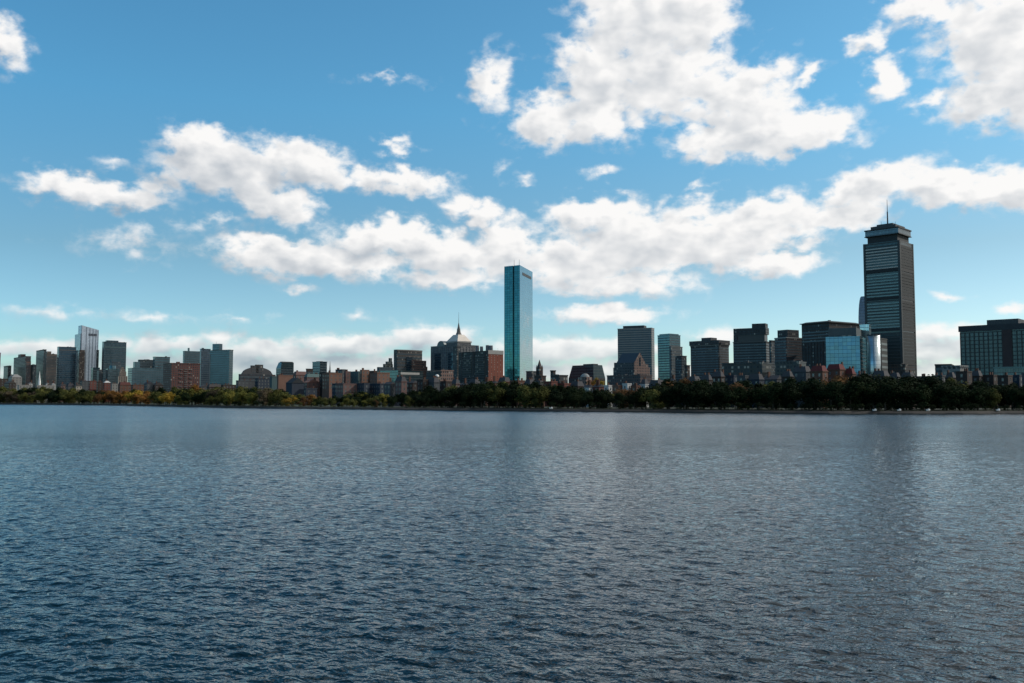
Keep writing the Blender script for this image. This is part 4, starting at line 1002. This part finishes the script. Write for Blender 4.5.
# ------------------------------------------------------------------ trees
def leafmat(name, col, col2):
    m, g, b = newmat(name)
    tc = g.n.new('ShaderNodeTexCoord').outputs['Object']
    oi = g.n.new('ShaderNodeObjectInfo').outputs['Random']
    n = g.noise(g.V('ADD', tc, g.xyz(g.M('MULTIPLY', oi, 50), 0.0, 0.0)), .35, 4, .65)
    c = g.mix(g.step(n, .35, .68), col, col2)
    c = g.V('SCALE', c, sc_=g.M('MULTIPLY_ADD', oi, .5, .75))
    g.put(b.inputs['Base Color'], c); b.inputs['Roughness'].default_value = .9; b.inputs['Specular IOR Level'].default_value = .04
    tr = g.n.new('ShaderNodeBsdfTranslucent'); g.put(tr.inputs[0], c)
    mx = g.n.new('ShaderNodeMixShader'); mx.inputs[0].default_value = .15
    g.l.new(b.outputs[0], mx.inputs[1]); g.l.new(tr.outputs[0], mx.inputs[2]); g.l.new(mx.outputs[0], g.n['Material Output'].inputs[0])
    return m
LEAF = {'dark green': leafmat('leaf_dark_green', (.009, .016, .008), (.016, .026, .010)),
 'olive green': leafmat('leaf_olive', (.055, .062, .02), (.10, .10, .03)),
 'yellow green': leafmat('leaf_yellow_green', (.09, .095, .025), (.17, .15, .035)),
 'golden yellow': leafmat('leaf_golden', (.20, .13, .025), (.30, .21, .035)),
 'orange': leafmat('leaf_orange', (.15, .075, .022), (.24, .12, .035)),
 'russet brown': leafmat('leaf_russet', (.09, .05, .025), (.14, .075, .03)),
 'grey brown': leafmat('leaf_grey_brown', (.07, .058, .04), (.11, .09, .055))}
BARK = plain('bark', (.06, .048, .038), .95)
def tree_proto(seed, lobes, flat=1.0, quads=3000):
    """unit tree: height 1, trunk from the ground, crown of leaf faces spread through uneven lobes"""
    r = random.Random(seed)
    L = []
    for i in range(lobes):
        a = r.uniform(0, 6.28); rad = r.uniform(.05, .34)
        z = r.uniform(.16, .80); s = r.uniform(.14, .24)
        L.append((math.cos(a)*rad*(1.15-abs(z-.5)), math.sin(a)*rad*(1.15-abs(z-.5)), z*flat, s))
    L.append((0, 0, .58*flat, .24)); L.append((r.uniform(-.05, .05), 0, .82*flat, .13))
    v, f = [], []
    for k in range(quads):
        c = r.choice(L) if r.random() < .85 else L[-2]
        d = Vector((r.gauss(0, 1), r.gauss(0, 1), r.gauss(0, 1))).normalized()
        rr = c[3]*(r.random()**.42)*r.uniform(.8, 1.12)
        p = Vector((c[0], c[1], c[2]))+d*rr*Vector((1, 1, .85)).length/1.65
        if p.z < .03: continue
        s = r.uniform(.012, .026)
        n = (d+Vector((r.uniform(-.8, .8), r.uniform(-.8, .8), r.uniform(-.5, .9)))).normalized()
        t = n.orthogonal().normalized(); u = n.cross(t); a = r.uniform(0, 6.28)
        t2 = t*math.cos(a)+u*math.sin(a); u2 = n.cross(t2)
        b = len(v); v += [p-t2*s-u2*s*.7, p+t2*s-u2*s*.7, p+t2*s*.8+u2*s, p-t2*s*.8+u2*s]; f.append((b, b+1, b+2, b+3))
    me = bpy.data.meshes.new('crown'); me.from_pydata([tuple(q) for q in v], [], f); me.materials.append(LEAF['dark green'])
    # trunk and limbs
    o = MB()
    def limb(p0, p1, r0, r1, n=6):
        d = (p1-p0).normalized(); t = d.orthogonal().normalized(); u = d.cross(t); b = len(o.v)
        for (p, q) in ((p0, r0), (p1, r1)):
            for i in range(n):
                a = 6.2832*i/n; o.v.append(tuple(p+t*math.cos(a)*q+u*math.sin(a)*q))
        o.f.extend([(b+i, b+(i+1) % n, b+n+(i+1) % n, b+n+i) for i in range(n)])
        o.f.append(tuple(range(b, b+n))[::-1]); o.f.append(tuple(range(b+n, b+2*n)))
    tp = Vector((r.uniform(-.02, .02), r.uniform(-.02, .02), .38))
    limb(Vector((0, 0, -.02)), tp, .026, .017)
    for c in L[:7]: limb(tp*.9, Vector(c[:3])*.95, .011, .003, 5)
    mt = bpy.data.meshes.new('trunk'); mt.from_pydata(o.v, [], o.f); mt.materials.append(BARK)
    return me, mt
PROT = [tree_proto(s, n, fl) for s, n, fl in ((1, 9, 1), (2, 11, .97), (3, 8, 1), (4, 12, .95), (5, 10, 1), (6, 7, 1.0))]
SHRUB = [tree_proto(s, 8, .9, 700) for s in (21, 22)]
TREES = []
def add_tree(px, top, Y, kind, wid=1.0, shrub=False): TREES.append([px, top, Y, kind, wid, shrub])
rt = random.Random(5)
TOPP = [(-120, 386.5), (0, 386.5), (60, 388), (100, 389), (150, 388.5), (180, 387), (200, 387), (215, 387.5), (240, 386), (262, 385), (285, 390), (305, 394), (325, 395.5), (345, 396), (362, 392), (380, 394), (400, 391), (425, 388), (450, 385), (470, 381), (500, 381), (530, 381), (560, 383), (575, 386.5), (600, 387.5), (640, 386.5), (656, 382), (680, 378), (700, 378.5), (725, 381), (745, 381.5), (770, 379.5), (800, 377.5), (830, 376.5), (860, 375), (900, 374.5), (930, 375), (950, 377.5), (970, 381), (1024, 382.5), (1200, 382)]
def colour_at(px, front):
    if px < 335:
        bands_ = [(-200, ['olive green', 'grey brown']), (20, ['olive green', 'grey brown', 'olive green']), (44, ['dark green', 'olive green']), (78, ['yellow green', 'olive green']), (92, ['orange', 'russet brown']), (120, ['orange', 'orange', 'golden yellow']), (150, ['olive green', 'dark green']), (160, ['russet brown', 'golden yellow']), (172, ['dark green', 'yellow green']), (204, ['olive green', 'grey brown']), (224, ['yellow green', 'olive green', 'yellow green']), (256, ['grey brown', 'olive green']), (266, ['golden yellow', 'olive green']), (286, ['golden yellow', 'yellow green']), (300, ['russet brown', 'orange']), (312, ['olive green', 'grey brown'])]
        c = [b for a, b in bands_ if px >= a][-1]; return rt.choice(c if front else c+['olive green', 'dark green'])
    if px < 385: return rt.choice(['dark green', 'dark green', 'yellow green', 'olive green'])
    if px < 460: return rt.choice(['dark green', 'dark green', 'dark green', 'olive green'])
    return rt.choice(['dark green']*14+['olive green', 'russet brown'])
def row(off, sp, dtop, front, jit=1.5):
    px = -60.0
    while px < 1090:
        Y = shoreY(min(max(px, -150), 1170))+off+rt.uniform(-4, 4)
        if px > 1024: Y = shoreY(1020)+off
        top = prof(TOPP, px)+dtop+rt.uniform(-jit, jit)
        add_tree(px+rt.uniform(-2, 2), top, Y, colour_at(px, front), rt.uniform(1.1, 1.5))
        px += sp/Y*F*rt.uniform(.7, 1.15)
row(48, 11, .3, False, 1.8); row(30, 10, 2.6, False, 1.8); row(16, 9, 6.0, True, 2.0)
# distinctive ones
for a in ((195, 384.6, 690, 'orange', 1.1), (362, 391.5, 560, 'dark green', 2.2), (226, 391.5, 660, 'yellow green', 1.4), (244, 391, 650, 'olive green', 1.4), (271, 393, 640, 'golden yellow', 1.3), (292, 394.5, 600, 'golden yellow', 1.3), (320, 396, 570, 'olive green', 1.6), (347, 397.5, 540, 'yellow green', 1.1), (109, 391, 850, 'orange', 1.7), (597, 377.5, 760, 'golden yellow', .75), (590, 379, 745, 'orange', .7), (137, 393, 780, 'orange', 1.6), (376, 400, 520, 'russet brown', 1.0), (597, 389, 470, 'dark green', 1.3), (604, 392, 460, 'dark green', 1.5), (711, 386, 440, 'dark green', 1.4), (415, 394, 515, 'dark green', 1.4), (424, 392, 520, 'dark green', 1.4)):
    add_tree(*a)
px = -40.0
while px < 1080:   # undergrowth on the bank
    Y = shoreY(px)+rt.uniform(3.5, 8)
    gy = at(px, 0, Y); top_z = GZ+rt.uniform(2.0, 4.2)
    base = 397.5+(CAMZ-top_z)/Y*F
    add_tree(px, base, Y, rt.choice(['dark green', 'olive green', 'dark green']) if px < 420 else 'dark green', rt.uniform(1.3, 2.0), True)
    px += rt.uniform(6, 10)*(.8 if px < 300 else 1.3)
TREES.sort(key=lambda t: t[0])
cnt = {}
keyof = lambda t: (t[3], lmk(t[0]), t[5])
tot = {}
for t in TREES: tot[keyof(t)] = tot.get(keyof(t), 0)+1
for i, t in enumerate(TREES):
    px, top, Y, kind, wid, shrub = t
    k = keyof(t); n = cnt.get(k, 0); cnt[k] = n+1
    nm = 'shrub' if shrub else 'tree'
    adj = {'dark green': 'dark green', 'olive green': 'olive', 'yellow green': 'yellow green', 'golden yellow': 'golden autumn', 'orange': 'orange autumn', 'russet brown': 'russet autumn', 'grey brown': 'thin grey brown'}[kind]
    txt = 'riverside %s %s below the %s' % (adj, nm, lmk(px))
    if tot[k] > 1: txt += ', %s' % ordn(n)
    P = at(px, 397, Y); ht = at(px, top, Y).z-GZ
    ht = max(ht, 2.0)/.94
    me, mt = (SHRUB if shrub else PROT)[i % (2 if shrub else 6)]
    root = thing('shrub' if shrub else 'tree', txt, nm, (P.x, Y, GZ), rt.uniform(0, 6.28), 'undergrowth along the riverbank' if shrub else 'trees along the riverbank')
    c = bpy.data.objects.new('crown', me); COL.objects.link(c); c.parent = root
    c.material_slots[0].link = 'OBJECT'; c.material_slots[0].material = LEAF[kind]
    tk = bpy.data.objects.new('stem' if shrub else 'trunk', mt); COL.objects.link(tk); tk.parent = root
    root.scale = (ht*wid, ht*wid, ht)
# ------------------------------------------------------------------ small white boats at the bank
def boat(px, py, label):
    Y = shoreY(px)+3.0
    p = at(px, py, Y); root = thing('boat', label, 'boat', (p.x, Y, GZ+.1), R(15), 'small pale boats drawn up on the bank')
    root.scale = (.7, .7, .7)
    hull = [(-1.5, 0), (-1.2, -.55), (.8, -.6), (1.7, 0), (.8, .6), (-1.2, .55)]
    keel = [(x*.8, y*.5) for x, y in hull]
    MB().poly(keel, 0, .7, hull).build('hull', plain('white_gelcoat', (.8, .8, .78), .3), root)
    MB().poly([(x*1.03, y*1.06) for x, y in hull], .701, .8).build('gunwale', plain('white_gelcoat', (.8, .8, .78), .3), root)
    MB().box(-.9, -.6, -.45, .45, .805, .86).build('thwart', plain('boat_wood', (.3, .2, .12), .6), root)
    MB().poly([(.1, -.4), (1.1, -.3), (1.1, .3), (.1, .4)], .805, 1.3, [(.35, -.3), (.8, -.22), (.8, .22), (.35, .3)]).build('cuddy', plain('white_gelcoat', (.8, .8, .78), .3), root)
for px, lb in ((551, 'tiny pale boat on the bank below the brown church tower'), (874.5, 'small white boat on the bank left of two others, below the tallest tower'), (899, 'small white boat on the bank, middle of three below the tallest tower'), (928, 'small white boat on the bank, right one of three below the tallest tower'), (998, 'small white boat on the bank below the big dark slab at right')):
    boat(px, 407, lb)
